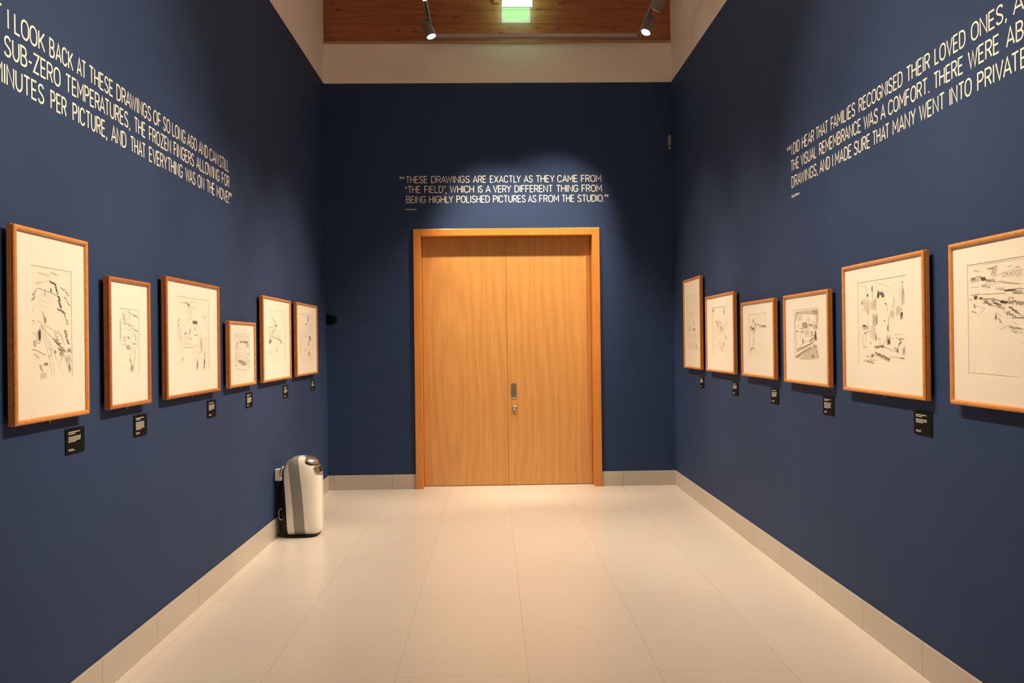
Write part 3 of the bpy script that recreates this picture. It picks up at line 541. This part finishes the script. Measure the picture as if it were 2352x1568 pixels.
  ('l',1,[(.979,.763),(.934,.827),(.939,.848),(.976,.82)]),('h',0,(.918,.777),(.972,.89),6,-.007),('l',1,[(.677,.893),(.851,.902)]),
  ('h',2,(.857,.9),(.953,.915),8,.013),('l',0,[(.661,.952),(.683,.9)]),('z',0,(.403,.669),(.481,.7),6,.02,.013),],
 'R6': [
  ('z',0,(.12,.052),(.228,.066),6,.018,.01),('z',1,(.38,.056),(.468,.059),7,.017,.009),('l',1,[(.454,.064),(.556,.041)]),
  ('h',0,(.469,.045),(.568,.134),9,-.044),('l',0,[(.481,.136),(.682,.115),(.738,.132)]),('l',1,[(.739,.068),(.808,.063)]),
  ('l',1,[(.862,.08),(.935,.087)]),('h',0,(.683,.087),(.995,.162),14,-.057),('z',1,(.06,.131),(.147,.129),7,.025,.013),
  ('l',2,[(.06,.131),(.163,.119),(.241,.121),(.331,.148),(.421,.167),(.509,.181)]),('h',2,(.241,.124),(.331,.162),12,.021),
  ('h',1,(.331,.148),(.509,.181),12,.015),('h',0,(.068,.124),(.239,.17),12,-.012),('l',1,[(.509,.181),(.624,.185),(.737,.201),(.968,.225)]),
  ('l',1,[(.624,.196),(.792,.211),(.928,.223)]),('l',0,[(.314,.193),(.479,.199),(.624,.194)]),('l',1,[(.253,.207),(.345,.198),(.419,.223)]),
  ('z',0,(.268,.204),(.419,.223),10,.024,.013),('h',0,(.507,.228),(.68,.258),12,.021),('h',2,(.665,.256),(.846,.277),16,.02),
  ('l',2,[(.58,.246),(.68,.262),(.792,.268),(.874,.262),(.928,.258),(1.0,.268)]),('l',2,[(.819,.293),(.901,.3),(1.0,.307)]),
  ('h',1,(.791,.271),(.955,.3),14,.028),('l',0,[(.056,.207),(.221,.213)]),('l',1,[(.044,.277),(.219,.274),(.372,.281),(.521,.284),(.693,.287)]),
  ('l',1,[(.201,.248),(.202,.299)]),('h',2,(.116,.28),(.177,.32),9,.006),('h',2,(.21,.303),(.279,.324),8,.006),('l',1,[(.026,.32),(.091,.308)]),
  ('l',2,[(.279,.32),(.4,.324),(.475,.325),(.534,.339),(.606,.352),(.678,.369)]),('z',1,(.309,.34),(.444,.374),12,.045,.023),
  ('z',1,(.445,.346),(.62,.402),16,.064,.034),('l',1,[(.308,.347),(.444,.381),(.547,.403),(.677,.422)]),('z',2,(.606,.356),(.72,.371),14,.037,.02),
  ('z',1,(.72,.357),(.995,.389),26,.042,.023),('h',1,(.749,.32),(.756,.345),3,.0),('w',3,[(.777,.324),(.83,.332),(.829,.345),(.777,.338)]),
  ('l',1,[(.677,.39),(.655,.453)]),('z',1,(.748,.407),(.9,.461),14,.042,.022),('l',2,[(.755,.407),(.845,.445),(1.0,.498)]),
  ('h',1,(.691,.44),(.761,.484),8,.014),('z',1,(.775,.471),(.858,.487),7,.033,.018),('l',2,[(.789,.503),(.9,.501),(1.0,.509)]),
  ('h',1,(.872,.495),(.995,.511),10,.011),('l',1,[(.501,.47),(.523,.459),(.589,.472),(.632,.495)]),('h',1,(.505,.47),(.537,.51),6,-.006),
  ('z',0,(.559,.493),(.617,.53),6,.029,.015),('z',0,(.12,.354),(.134,.392),6,.031,.016),('z',0,(.069,.423),(.164,.433),6,.022,.011),
  ('l',0,[(.151,.377),(.276,.397),(.306,.412),(.178,.467)]),('l',0,[(.586,.594),(.717,.561)]),('l',1,[(.731,.561),(.844,.581),(1.0,.602)]),
  ('z',1,(.745,.576),(.954,.594),12,.026,.013),('l',0,[(.788,.534),(.899,.565)]),('z',0,(.788,.605),(.885,.628),6,.028,.015),
  ('l',1,[(.913,.614),(.967,.633)]),('l',0,[(.933,.699),(1.0,.717)]),('l',0,[(.023,.982),(.268,.986),(.577,.992),(1.0,.999)]),
  ('l',0,[(.05,.016),(.455,.016),(.794,.018),(1.0,.019)]),],
}
def rect_ring(bm, prof, w, h, mi=0):
    """sweep prof = [(inset, y)] round a w x h rectangle lying in x-z, centre at 0; closed profile"""
    rings = []
    for ins, y in prof:
        a, b = w / 2 - ins, h / 2 - ins
        rings.append([bm.verts.new((sx * a, y, sz * b)) for sx, sz in ((-1, -1), (1, -1), (1, 1), (-1, 1))])
    n = len(rings)
    for i in range(n):
        a, b = rings[i], rings[(i + 1) % n]
        for k in range(4):
            f = bm.faces.new((a[k], a[(k + 1) % 4], b[(k + 1) % 4], b[k])); f.material_index = mi
PROF = [(.0, -.020), (.0, -.0345), (.003, -.0355), (.003, -.0385), (.0005, -.0395), (.0005, -.0435), (.003, -.0475), (.0075, -.050), (.0125, -.050), (.0168, -.0475), (.0195, -.0435), (.020, -.034), (.020, -.020)]
PEN = (.0008, .0011, .0016)
def sketch(ops, seed, W, Hh, x0, z1):
    """expand the stroke list of one drawing into three meshes of pencil lines (faint, grey, dark) and three of flat wash"""
    R = random.Random(seed); B = [bmesh.new() for _ in range(6)]
    P = lambda u, v: (x0 + u * W, z1 - v * Hh)
    jit = lambda p, s=.0006: (p[0] + R.uniform(-s, s), p[1] + R.uniform(-s, s))
    lay = lambda k: -.0002 - .0001 * k
    def stroke(k, pts, wf=1.0): ribbon(B[k], pts, PEN[k] * wf, lay(k), lay(k))
    for o in ops:
        k = o[1]
        if o[0] == 'l':
            pts = [P(*p) for p in o[2]]
            if len(pts) > 2: pts = cat_rom(pts, 4)
            stroke(k, [jit(p, .0004) for p in pts])
            for q in range(1 + (k > 0)):
                o2 = (R.uniform(-.0022, .0022), R.uniform(-.0022, .0022)); a2 = int(len(pts) * R.uniform(0, .25)); b2 = max(a2 + 2, int(len(pts) * R.uniform(.65, 1)))
                stroke(max(k - 1, 0), [jit((p[0] + o2[0], p[1] + o2[1]), .0008) for p in pts[a2:b2]])
        elif o[0] == 'e':
            (cu, cv), ru, rv = o[2:5]
            stroke(k, [jit(P(cu + ru * math.cos(a / 14 * math.pi), cv + rv * math.sin(a / 14 * math.pi))) for a in range(27)])
        elif o[0] == 'z':
            (a, b), (c, d), n, au, av = o[2:7]; pts = []; n = int(n * 1.7) + 2
            for i in range(n + 1):
                t = i / n; s = 1 if i % 2 else -1
                pts.append(P(a + (c - a) * t + s * au * R.uniform(.2, .75), b + (d - b) * t + s * av * R.uniform(.1, .7) * R.choice((-1, 1, 1))))
            pts = cat_rom(pts, 4); stroke(k, pts)
            stroke(0, [jit((p[0] + R.uniform(-.001, .001), p[1] - .003), .0016) for p in pts], .8)
        elif o[0] == 'h':
            (a, b), (c, d), n, sl = o[2:6]; n = int(n * 1.5) + 1
            for i in range(n):
                u = a + (c - a) * (i + R.uniform(.2, .8)) / n; v0 = b + (d - b) * R.uniform(-.06, .30); v1 = d - (d - b) * R.uniform(-.06, .30)
                stroke(k, [jit(P(u, v0)), jit(P(u + sl * .5, (v0 + v1) / 2), .001), jit(P(u + sl, v1))], 1.1)
        elif o[0] == 'w':
            B[2 + k].faces.new([B[2 + k].verts.new((q[0], -.0001 - .00003 * k, q[1])) for q in (P(*p) for p in o[2])])
    return B
# per picture: side, y of the frame's two ends, z bottom and top, window y ends, z bottom and top, wood, title lines, text lines, caption y ends
PICS = {
 'L1': ('L', 2.975, 3.514, 1.244, 1.970, 3.098, 3.393, 1.404, 1.833, 'frame_light', 2, 5, (3.400, 3.554), 'tall honey wood framed ship sketch at the camera end of the left wall'),
 'L2': ('L', 3.703, 4.143, 1.245, 1.843, 3.817, 4.028, 1.397, 1.703, 'frame_red', 2, 8, (4.038, 4.188), 'narrow red-brown framed pale sketch of one standing figure on the left wall'),
 'L3': ('L', 4.343, 5.179, 1.246, 1.896, 4.507, 5.010, 1.385, 1.800, 'frame_red', 1, 7, (5.070, 5.222), 'wide reddish framed faint mast sketch, third from the camera on the left wall'),
 'L4': ('L', 5.371, 5.960, 1.249, 1.690, 5.487, 5.834, 1.346, 1.608, 'frame_light', 2, 8, (5.856, 6.010), 'smallest and lowest-topped framed drawing on the left wall'),
 'L5': ('L', 6.154, 7.000, 1.248, 1.901, 6.320, 6.836, 1.391, 1.802, 'frame_light', 2, 6, (6.888, 7.046), 'framed drawing of crossed diagonal lines, second from the left back corner'),
 'L6': ('L', 7.205, 8.043, 1.251, 1.905, 7.311, 7.886, 1.379, 1.811, 'frame_light', 2, 6, (7.928, 8.087), 'framed drawing of a dark upright figure beside the back corner of the left wall'),
 'R1': ('R', 8.088, 7.434, 1.258, 2.118, 7.958, 7.533, 1.442, 1.961, 'frame_light', 1, 6, (7.647, 7.492), 'tallest framed drawing, narrow in view, beside the back corner of the right wall'),
 'R2': ('R', 7.250, 6.397, 1.256, 1.909, 7.070, 6.590, 1.390, 1.806, 'frame_light', 1, 6, (6.596, 6.439), 'framed greenish crowd sketch, second from the back corner on the right wall'),
 'R3': ('R', 6.207, 5.480, 1.255, 1.806, 6.042, 5.651, 1.399, 1.711, 'frame_light', 1, 7, (5.675, 5.524), 'framed sketch of a single small figure on blank paper, right wall'),
 'R4': ('R', 5.295, 4.585, 1.250, 1.806, 5.131, 4.740, 1.398, 1.706, 'frame_light', 2, 7, (4.775, 4.622), 'framed sketch with heavy brown wash filling its window, right wall'),
 'R5': ('R', 4.395, 3.554, 1.247, 1.908, 4.225, 3.728, 1.391, 1.811, 'frame_light', 2, 4, (3.734, 3.579), 'large framed sketch of standing figures and a dark fallen log, right wall'),
 'R6': ('R', 3.358, 2.420, 1.249, 1.905, 3.238, 2.540, 1.374, 1.809, 'frame_light', 2, 5, None, 'framed landscape with hills and tiny red mark, cut off by the photo edge'),
}
CAPS = {
 'L1': 'black caption card under the tall ship drawing, nearest the camera on the left wall',
 'L2': 'black caption card under the narrow red-brown framed figure sketch on the left wall',
 'L3': 'black caption card under the wide faint mast sketch on the left wall',
 'L4': 'black caption card under the smallest framed drawing on the left wall',
 'L5': 'black caption card under the crossed diagonal lines drawing on the left wall',
 'L6': 'black caption card under the dark upright figure drawing by the left back corner',
 'R1': 'black caption card under the tallest narrow drawing by the right back corner',
 'R2': 'black caption card under the greenish crowd sketch on the right wall',
 'R3': 'black caption card under the single small figure sketch on the right wall',
 'R4': 'black caption card under the brown wash sketch on the right wall',
 'R5': 'black caption card under the large sketch with the dark log, right wall',
}
for idx, (k, (side, ya, yb, z0, z1, wa, wb, wz0, wz1, wd, nt, nl, cap, lab)) in enumerate(PICS.items()):
    X, rz, s = (XL, math.pi / 2, 1) if side == 'L' else (XR, -math.pi / 2, -1)
    w, h = abs(yb - ya), z1 - z0; yc, zc = (ya + yb) / 2, (z0 + z1) / 2
    t = thing('framed_drawing', lab, 'picture', (X, yc, zc), rz, 'framed drawings on the ' + ('left' if side == 'L' else 'right') + ' wall')
    bm = bmesh.new(); rect_ring(bm, PROF, w, h); link('frame', bm, M[wd], t, bev=0)
    link('backing_board', box(-w / 2 + .03, w / 2 - .03, -.024, -.0005, -h / 2 + .03, h / 2 - .03), M['backing'], t)
    # mount board with its window and bevelled window edge
    lx0, lx1 = s * (wa - yc), s * (wb - yc); lz0, lz1 = wz0 - zc, wz1 - zc
    bm = bmesh.new(); yo, yi = -.0375, -.0358
    o = [bm.verts.new((sx * (w / 2 - .0195), yo, sz * (h / 2 - .0195))) for sx, sz in ((-1, -1), (1, -1), (1, 1), (-1, 1))]
    i1 = [bm.verts.new((x, yo, z)) for x, z in ((lx0, lz0), (lx1, lz0), (lx1, lz1), (lx0, lz1))]
    e = .0014
    i2 = [bm.verts.new((x, yi, z)) for x, z in ((lx0 + e, lz0 + e), (lx1 - e, lz0 + e), (lx1 - e, lz1 - e), (lx0 + e, lz1 - e))]
    ob = [bm.verts.new((v.co.x, -.024, v.co.z)) for v in o]
    for q in range(4):
        r = (q + 1) % 4
        bm.faces.new((o[q], o[r], i1[r], i1[q])); bm.faces.new((i1[q], i1[r], i2[r], i2[q])).material_index = 1; bm.faces.new((o[q], ob[q], ob[r], o[r]))
    link('mount', bm, [M['mat'], M['bevel']], t)
    dr = link('drawing', box(lx0 - .006, lx1 + .006, -.0356, -.030, lz0 - .006, lz1 + .006), M['paper'], t)
    uw = (lx1 - lx0) * (0.348 / 0.698 if k == 'R6' else 1)
    B = sketch(SKETCH[k], 11 + idx, uw, lz1 - lz0, lx0, lz1)
    for b, n, mm in zip(B, ('faint_pencil_marking', 'pencil_marking', 'charcoal_marking', 'pale_wash', 'brown_wash', 'red_mark'), ('p0', 'p1', 'p2', 'w1', 'w2', 'w3')):
        if b.faces:
            q = link(n, b, M[mm], dr); q.location = (0, -.0358, 0)
        else: b.free()
    bm = bmesh.new(); lathe(bm, [(.0065, -.020), (.0065, -.025), (.004, -.0265), (.002, -.0265)], 'Y', 16, (0, 0, -h / 2 - .005)); bx(bm, -.004, .004, -.0225, -.001, -h / 2 - .008, -h / 2 + .035)
    link('fixing_tab', bm, M['brass'], t)
    if cap:
        ca, cb = cap; cw, ch = abs(cb - ca), .105
        c = thing('caption_card', CAPS[k], 'caption', (X, (ca + cb) / 2, 1.0865 + ch / 2), rz, 'black caption cards below the drawings')
        link('card', box(-cw / 2, cw / 2, -.005, -.0002, -ch / 2, ch / 2), M['placard'], c, bev=.0008)
        R = random.Random(idx); bm = bmesh.new(); zz = ch / 2 - .014; le = -cw / 2 + .020
        def printed(z, hgt, length):
            x = le
            while x < le + length - .004:
                l = min(R.uniform(.005, .014), le + length - x); bx(bm, x, x + l, -.0054, -.0049, z - hgt, z); x += l + .0022
        for j in range(nt): printed(zz, .0036, cw * (.60 if j == 0 else .36)); zz -= .0072
        zz -= .006
        for j in range(nl): printed(zz, .0024, cw * (R.uniform(.60, .68) if j < nl - 1 else .4)); zz -= .0050
        zz = -ch / 2 + .020
        for j in range(2): printed(zz, .0024, cw * R.uniform(.26, .34)); zz -= .0056
        link('printed_text', bm, M['print'], c)

# ------------------------------------------------------------------ lighting track and its lamps
tr = thing('lighting_track', 'grey lighting track loop hung below the ceiling in front of the pine boards', 'lighting track', (0.48, 8.52, TZ))
def rail(p0, p1):
    """aluminium channel with a dark slot underneath"""
    bm = bmesh.new(); (xa, ya), (xb, yb) = p0, p1; ox, oy = .48, 8.52
    if xa == xb:
        bx(bm, xa - .018 - ox, xa - .007 - ox, ya - oy, yb - oy, -.018, .018); bx(bm, xa + .007 - ox, xa + .018 - ox, ya - oy, yb - oy, -.018, .018); bx(bm, xa - .007 - ox, xa + .007 - ox, ya - oy, yb - oy, .0, .018)
        bx(bm, xa - .0068 - ox, xa + .0068 - ox, ya - oy, yb - oy, -.012, -.0002, 1)
    else:
        bx(bm, xa - ox, xb - ox, ya - .018 - oy, ya - .007 - oy, -.018, .018); bx(bm, xa - ox, xb - ox, ya + .007 - oy, ya + .018 - oy, -.018, .018); bx(bm, xa - ox, xb - ox, ya - .007 - oy, ya + .007 - oy, 0, .018)
        bx(bm, xa - ox, xb - ox, ya - .0068 - oy, ya + .0068 - oy, -.012, -.0002, 1)
    return link('rail', bm, [M['track'], M['track_dark']], tr)
rail((TXL, .5), (TXL, 8.538)); rail((TXR, .5), (TXR, 8.538)); rail((TXL + .018, 8.52), (TXR - .018, 8.52))
link('feed_box', box(.125 - .48 - .03, .125 - .48 + .03, -.02, .02, .018, .034), M['lamp_grey'], tr, bev=.003)
for x in (TXL, TXR):
    for y in (1.0, 4.0, 6.6):
        bm = bmesh.new(); tube(bm, [(x - .48, y - 8.52, .018), (x - .48, y - 8.52, ZC - TZ)], .004); link('suspension_rod', bm, M['lamp_grey'], tr)
def track_head(label, x, y, aim, watts, deg, blend, recess=0.0):
    t = thing('track_spotlight', label, 'spotlight', (x, y, TZ - .018), 0, 'grey spotlights hanging from the lighting track')
    link('track_adapter', box(-.017, .017, -.075, .075, -.024, -.0005), M['lamp_grey'], t, bev=.003)
    bm = bmesh.new(); tube(bm, [(0, 0, -.024), (0, 0, -.058)], .010, 12); link('stem', bm, M['lamp_grey'], t)
    d = (Vector(aim) - Vector((x, y, TZ - .12))).normalized(); q = d.to_track_quat('-Z', 'Y')
    piv = Vector((0, 0, -.088)); L = .175; r = .048
    bm = bmesh.new()                                                          # can: ribbed rear, flared mouth, hollow
    lathe(bm, [(.020, .078), (.040, .074), (.044, .066), (.044, .052), (.041, .050), (.041, .044), (.044, .042), (.044, .030), (.041, .028), (.041, .022), (.045, .020), (.046, -.06), (r, -.098), (r - .004, -.098), (r - .006, -.06)], 'Z', 36, cap=False)
    bm.faces.new([v for v in bm.verts if abs(v.co.z - .078) < 1e-6])
    hs = link('housing', bm, M['lamp_grey'], t, smooth=False, bev=0); hs.location = piv; hs.rotation_mode = 'QUATERNION'; hs.rotation_quaternion = q
    for p in hs.data.polygons: p.use_smooth = True
    hs.modifiers.new('edge', 'EDGE_SPLIT').split_angle = math.radians(35)
    bm = bmesh.new(); lathe(bm, [(r - .0045, -.094 + recess), (r - .012, -.0965 + recess), (.004, -.098 + recess)], 'Z', 36); ln = link('lens', bm, M['lens'], hs)
    bm = bmesh.new()                                                          # yoke
    tube(bm, [(-.052, 0, -.088), (-.052, 0, -.060), (0, 0, -.056), (.052, 0, -.060), (.052, 0, -.088)], .006, 8); link('yoke', bm, M['lamp_grey'], t)
    tip = Vector((x, y, TZ - .018)) + piv + d * .104
    spot('track_spotlight_beam', tip, aim, watts, deg, blend, .042, t)
    return t
track_head('grey track spotlight with glowing lens, front one on the left track run', TXL, 8.02, (0.95, 7.20, 0.0), 430, 72, 1.0)
track_head('grey track spotlight with glowing lens, front one on the right track run', TXR, 7.95, (-0.45, 6.70, 0.0), 430, 72, 1.0)
track_head('upper grey track spotlight with glowing lens, cut by photo top, left track run', TXL, 7.14, (1.93, 6.0, 0.9), 110, 60, 1.0)
track_head('upper dark grey track spotlight turned to the back wall, cut by photo top', TXR, 7.38, (0.10, D, 1.80), 470, 52, 0.7, .022)

# ------------------------------------------------------------------ lit exit sign
sg = thing('exit_sign', 'bright white and green lit exit sign hanging before the pine boards', 'exit sign', (0.293, 8.52, 4.995))
SWd, SH = .316, .205
link('sign_case', box(-SWd / 2, SWd / 2, -.010, .010, 0, SH), M['sign_case'], sg, bev=.008)
for yy, sgn in ((-.0104, -1), (.0104, 1)):
    f = link('sign_face', box(-SWd / 2 + .004, SWd / 2 - .004, yy - .0003, yy + .0003, .004, SH - .004), M['sign_white' if sgn < 0 else 'sign_rear'], sg, bev=0)
    y1 = yy + sgn * .0008
    bm = bmesh.new(); bx(bm, -SWd / 2 + .036, SWd / 2 - .036, y1 - .0003, y1 + .0003, .036, SH - .03); link('sign_panel', bm, M['sign_green' if sgn > 0 else 'sign_white'], f)
    if sgn > 0: continue
    bm = bmesh.new(); y2 = y1 + sgn * .0006                                   # running figure, doorway and arrow
    for pts, wd in (([(.03, .155), (.02, .120)], .022), ([(.02, .118), (.045, .085), (.030, .050)], .014), ([(.02, .118), (.000, .085), (-.025, .078)], .014), ([(.03, .150), (.052, .132), (.066, .140)], .010), ([(.028, .150), (.005, .142), (-.005, .122)], .010)):
        ribbon(bm, pts, wd, y2 + .0003, y2 - .0003)
    ribbon(bm, el(.036, .166, .005, .005, 0, 360, 10), .010, y2 + .0003, y2 - .0003, True)
    ribbon(bm, [(-.045, .055), (-.045, .165), (-.105, .165), (-.105, .055)], .010, y2 + .0003, y2 - .0003)
    ribbon(bm, [(.075, .105), (.105, .105)], .012, y2 + .0003, y2 - .0003); ribbon(bm, [(.095, .120), (.110, .105), (.095, .090)], .009, y2 + .0003, y2 - .0003)
    link('pictogram', bm, M['sign_pale'], f)
for x in (-.1, .1):
    bm = bmesh.new(); tube(bm, [(x, 0, SH), (x, 0, ZC - 4.995)], .004); link('suspension_rod', bm, M['lamp_grey'], sg)

# ------------------------------------------------------------------ sensor and small dark shape on the back wall
se = thing('motion_sensor', 'small grey-white cylinder sensor high in the right back corner', 'sensor', (1.902, D, 3.56))
bm = bmesh.new(); lathe(bm, [(.010, .036), (.019, .038), (.0205, .046), (.0205, .140), (.017, .148), (.008, .150)], 'Z', 24, (0, -.024, 0)); link('body', bm, M['sensor'], se, smooth=True)
bm = bmesh.new(); lathe(bm, [(.006, .0), (.014, .004), (.0175, .014), (.0175, .022), (.012, .026)], 'Z', 24, (0, -.024, 0)); link('sensor_cap', bm, M['sensor'], se, smooth=True)
bm = bmesh.new(); lathe(bm, [(.013, .024), (.013, .038)], 'Z', 20, (0, -.024, 0)); link('neck', bm, M['black_dome'], se)
link('wall_bracket', box(-.008, .008, -.012, -.0003, .05, .12), M['sensor'], se)
bm = bmesh.new()                                                              # raised black half-oval, flat side to the corner
def half_oval(rx, rz, y, n=18):
    return [(rx * max(0, math.cos(a)) ** .8, y, rz * math.sin(a)) for a in (math.pi * (i / n - .5) for i in range(n + 1))]
rings = [[bm.verts.new(p) for p in half_oval(*q)] for q in ((.112, .054, 0), (.110, .053, -.008), (.100, .046, -.016), (.070, .030, -.021))]
for a, b in zip(rings, rings[1:]):
    for i in range(len(a)): bm.faces.new((a[i], a[(i + 1) % len(a)], b[(i + 1) % len(a)], b[i]))
bm.faces.new(rings[-1]); bm.faces.new(rings[0])
fo = link('wall_dark_shape', bm, M['black_dome'], None, smooth=False); fo.location = (XL + .0005, D - .0003, 1.792)
tag(fo, 'small matt black rounded shape on the back wall in the left corner', 'fitting')

# ------------------------------------------------------------------ air purifier against the left wall
PX, PY, PH, PD, PW = -1.552, 6.685, .635, .325, .265
pu = thing('air_purifier', 'white and grey upright air purifier on the floor against the left wall', 'air purifier', (PX, PY, 0))
def sup(a, n):
    c, s = math.cos(a), math.sin(a); return (math.copysign(abs(c) ** (2 / n), c), math.copysign(abs(s) ** (2 / n), s))
def shell(t0, t1, n=10, grow=0.0):
    """slice of the tower between fractions t0..t1 of its depth (0 = wall side, 1 = front); the slices lean back towards the top"""
    bm = bmesh.new(); NZ = 96; rings = []
    def half_w(t): return PW / 2 * (max(0.0, 1 - (abs(2 * t - .92) / 1.10) ** 3.2)) ** (1 / 2.6)
    def top(t): return PH * (1 - .20 * max(0, (t - .72) / .28) ** 2.2 - .32 * max(0, (.60 - t) / .60) ** 2.0)
    for i in range(n + 1):
        t = t0 + (t1 - t0) * i / n; hw, zt, zb = max(.006, half_w(t)) + grow, top(t) + grow, .009 + .035 * max(0, (t - .80) / .2) ** 2.5 + .02 * max(0, (.15 - t) / .15) ** 2
        ring = []
        for j in range(NZ):
            a = 2 * math.pi * j / NZ + math.pi / 4; c, s = sup(a, 4.4)
            zc, hh = (zt + zb) / 2, (zt - zb) / 2; z = zc + s * hh
            lean = -.24 * t * (1 - t) * (z / PH) ** 2
            ring.append(bm.verts.new((-PD / 2 + t * PD + lean, c * hw * (1 - .10 * (z / PH) ** 6), z)))
        rings.append(ring)
    for a, b in zip(rings, rings[1:]):
        for j in range(NZ): bm.faces.new((a[j], a[(j + 1) % NZ], b[(j + 1) % NZ], b[j]))
    bm.faces.new(rings[0]); bm.faces.new(rings[-1]); return bm
def sh(name, t0, t1, m, n=10, label=None, grow=0.0):
    o = link(name, shell(t0, t1, n, grow), m, pu, smooth=True)
    o.modifiers.new('edge', 'EDGE_SPLIT').split_angle = math.radians(50)
    if label: o['label'] = label
    return o
sh('back_panel', 0.0, .215, M['purifier_black'], 8, 'black back panel')
sh('rear_shell', .217, .385, M['purifier_white'], 8, 'white rear shell')
sh('side_band', .387, .640, M['purifier_grey'], 8, 'grey band wrapping over the top', -.0015)
fs = sh('front_shell', .642, 1.0, M['purifier_white'], 40, 'rounded white front shell')


bm = bmesh.new()                                                              # plinth

ring = []
for zz, k in ((.0, .84), (.015, .92)):
    ring.append([bm.verts.new((-.005 + PD / 2 * k * sup(2 * math.pi * j / 36, 3)[0], PW / 2 * k * sup(2 * math.pi * j / 36, 3)[1], zz)) for j in range(36)])
for j in range(36): bm.faces.new((ring[0][j], ring[0][(j + 1) % 36], ring[1][(j + 1) % 36], ring[1][j]))
bm.faces.new(ring[0]); bm.faces.new(ring[1]); link('plinth', bm, M['purifier_black'], pu)
for s in (-1, 1):
    bm = bmesh.new(); lathe(bm, [(.012, -.012), (.030, -.012), (.034, -.006), (.034, .006), (.030, .012), (.012, .012)], 'Y', 24, (-.118, s * .085, .034)); link('wheel', bm, M['purifier_black'], pu)
# handle lid on the front of the top, with the dark gap behind it and the sloping control panel below
bm = bmesh.new(); bmesh.ops.create_uvsphere(bm, u_segments=32, v_segments=16, radius=1.0)
for v in bm.verts:
    v.co = Vector((v.co.x * .074, v.co.y * .096, v.co.z * (.040 if v.co.z > 0 else .030)))
hd = link('handle_lid', bm, M['chrome'], pu, smooth=True); hd.location = (.068, 0, PH - .043); hd.rotation_euler = (0, math.radians(20), 0); hd['label'] = 'silver domed lid'
bm = bmesh.new(); bmesh.ops.create_uvsphere(bm, u_segments=28, v_segments=14, radius=1.0)
for v in bm.verts: v.co = Vector((v.co.x * .080, v.co.y * .101, v.co.z * .026))
gp = link('grip_recess', bm, M['purifier_black'], pu, smooth=True); gp.location = (.064, 0, PH - .050); gp.rotation_euler = (0, math.radians(20), 0)
bm = bmesh.new(); N = 20                                                      # control panel: tongue shape bent round the front
rows = []
for i in range(9):
    v = i / 8; zz = PH - .070 - v * .082; hw = .090 * (1 - .62 * max(0, (v - .55) / .45) ** 2.2)
    xx = .147 + v * .0205
    rows.append([bm.verts.new((xx - 2.6 * (hw * (2 * j / N - 1)) ** 2, hw * (2 * j / N - 1), zz)) for j in range(N + 1)])
for a, b in zip(rows, rows[1:]):
    for j in range(N): bm.faces.new((a[j], a[j + 1], b[j + 1], b[j]))
cp = link('control_panel', bm, M['chrome'], pu, smooth=True); md = cp.modifiers.new('thickness', 'SOLIDIFY'); md.thickness = .006; md.offset = -1
bm = bmesh.new(); bx(bm, -.003, .003, -.020, .020, -.022, .022); dp = link('display', bm, M['screen'], cp, bev=.002); dp.location = (.1585, -.018, PH - .104); dp.rotation_euler = (0, math.radians(-14), 0)
# bracket, hook and coiled cable behind
bm = bmesh.new(); bx(bm, -.186, -.174, -.115, -.055, .455, .545); bx(bm, -.174, -.130, -.115, -.108, .455, .545); bx(bm, -.174, -.130, -.062, -.055, .455, .545); bx(bm, -.174, -.130, -.108, -.062, .536, .545)
link('rear_bracket', bm, M['purifier_white'], pu, bev=.003)
bm = bmesh.new(); tube(bm, [(-.135, -.10, .49), (-.138, -.122, .505), (-.130, -.126, .545), (-.122, -.110, .565), (-.112, -.08, .555)], .008, 10); link('cable_hook', bm, M['chrome'], pu, smooth=True)
bm = bmesh.new(); tube(bm, [(-.142 + .020 * math.cos(a) * (1 + .1 * math.sin(3 * a)) + .004 * k, -.112 - .005 * k, .190 + .045 * math.sin(a)) for k in range(2) for a in [math.pi * i / 8 for i in range(17)]], .0035, 8)
link('power_cable', bm, M['chrome'], pu, smooth=True)
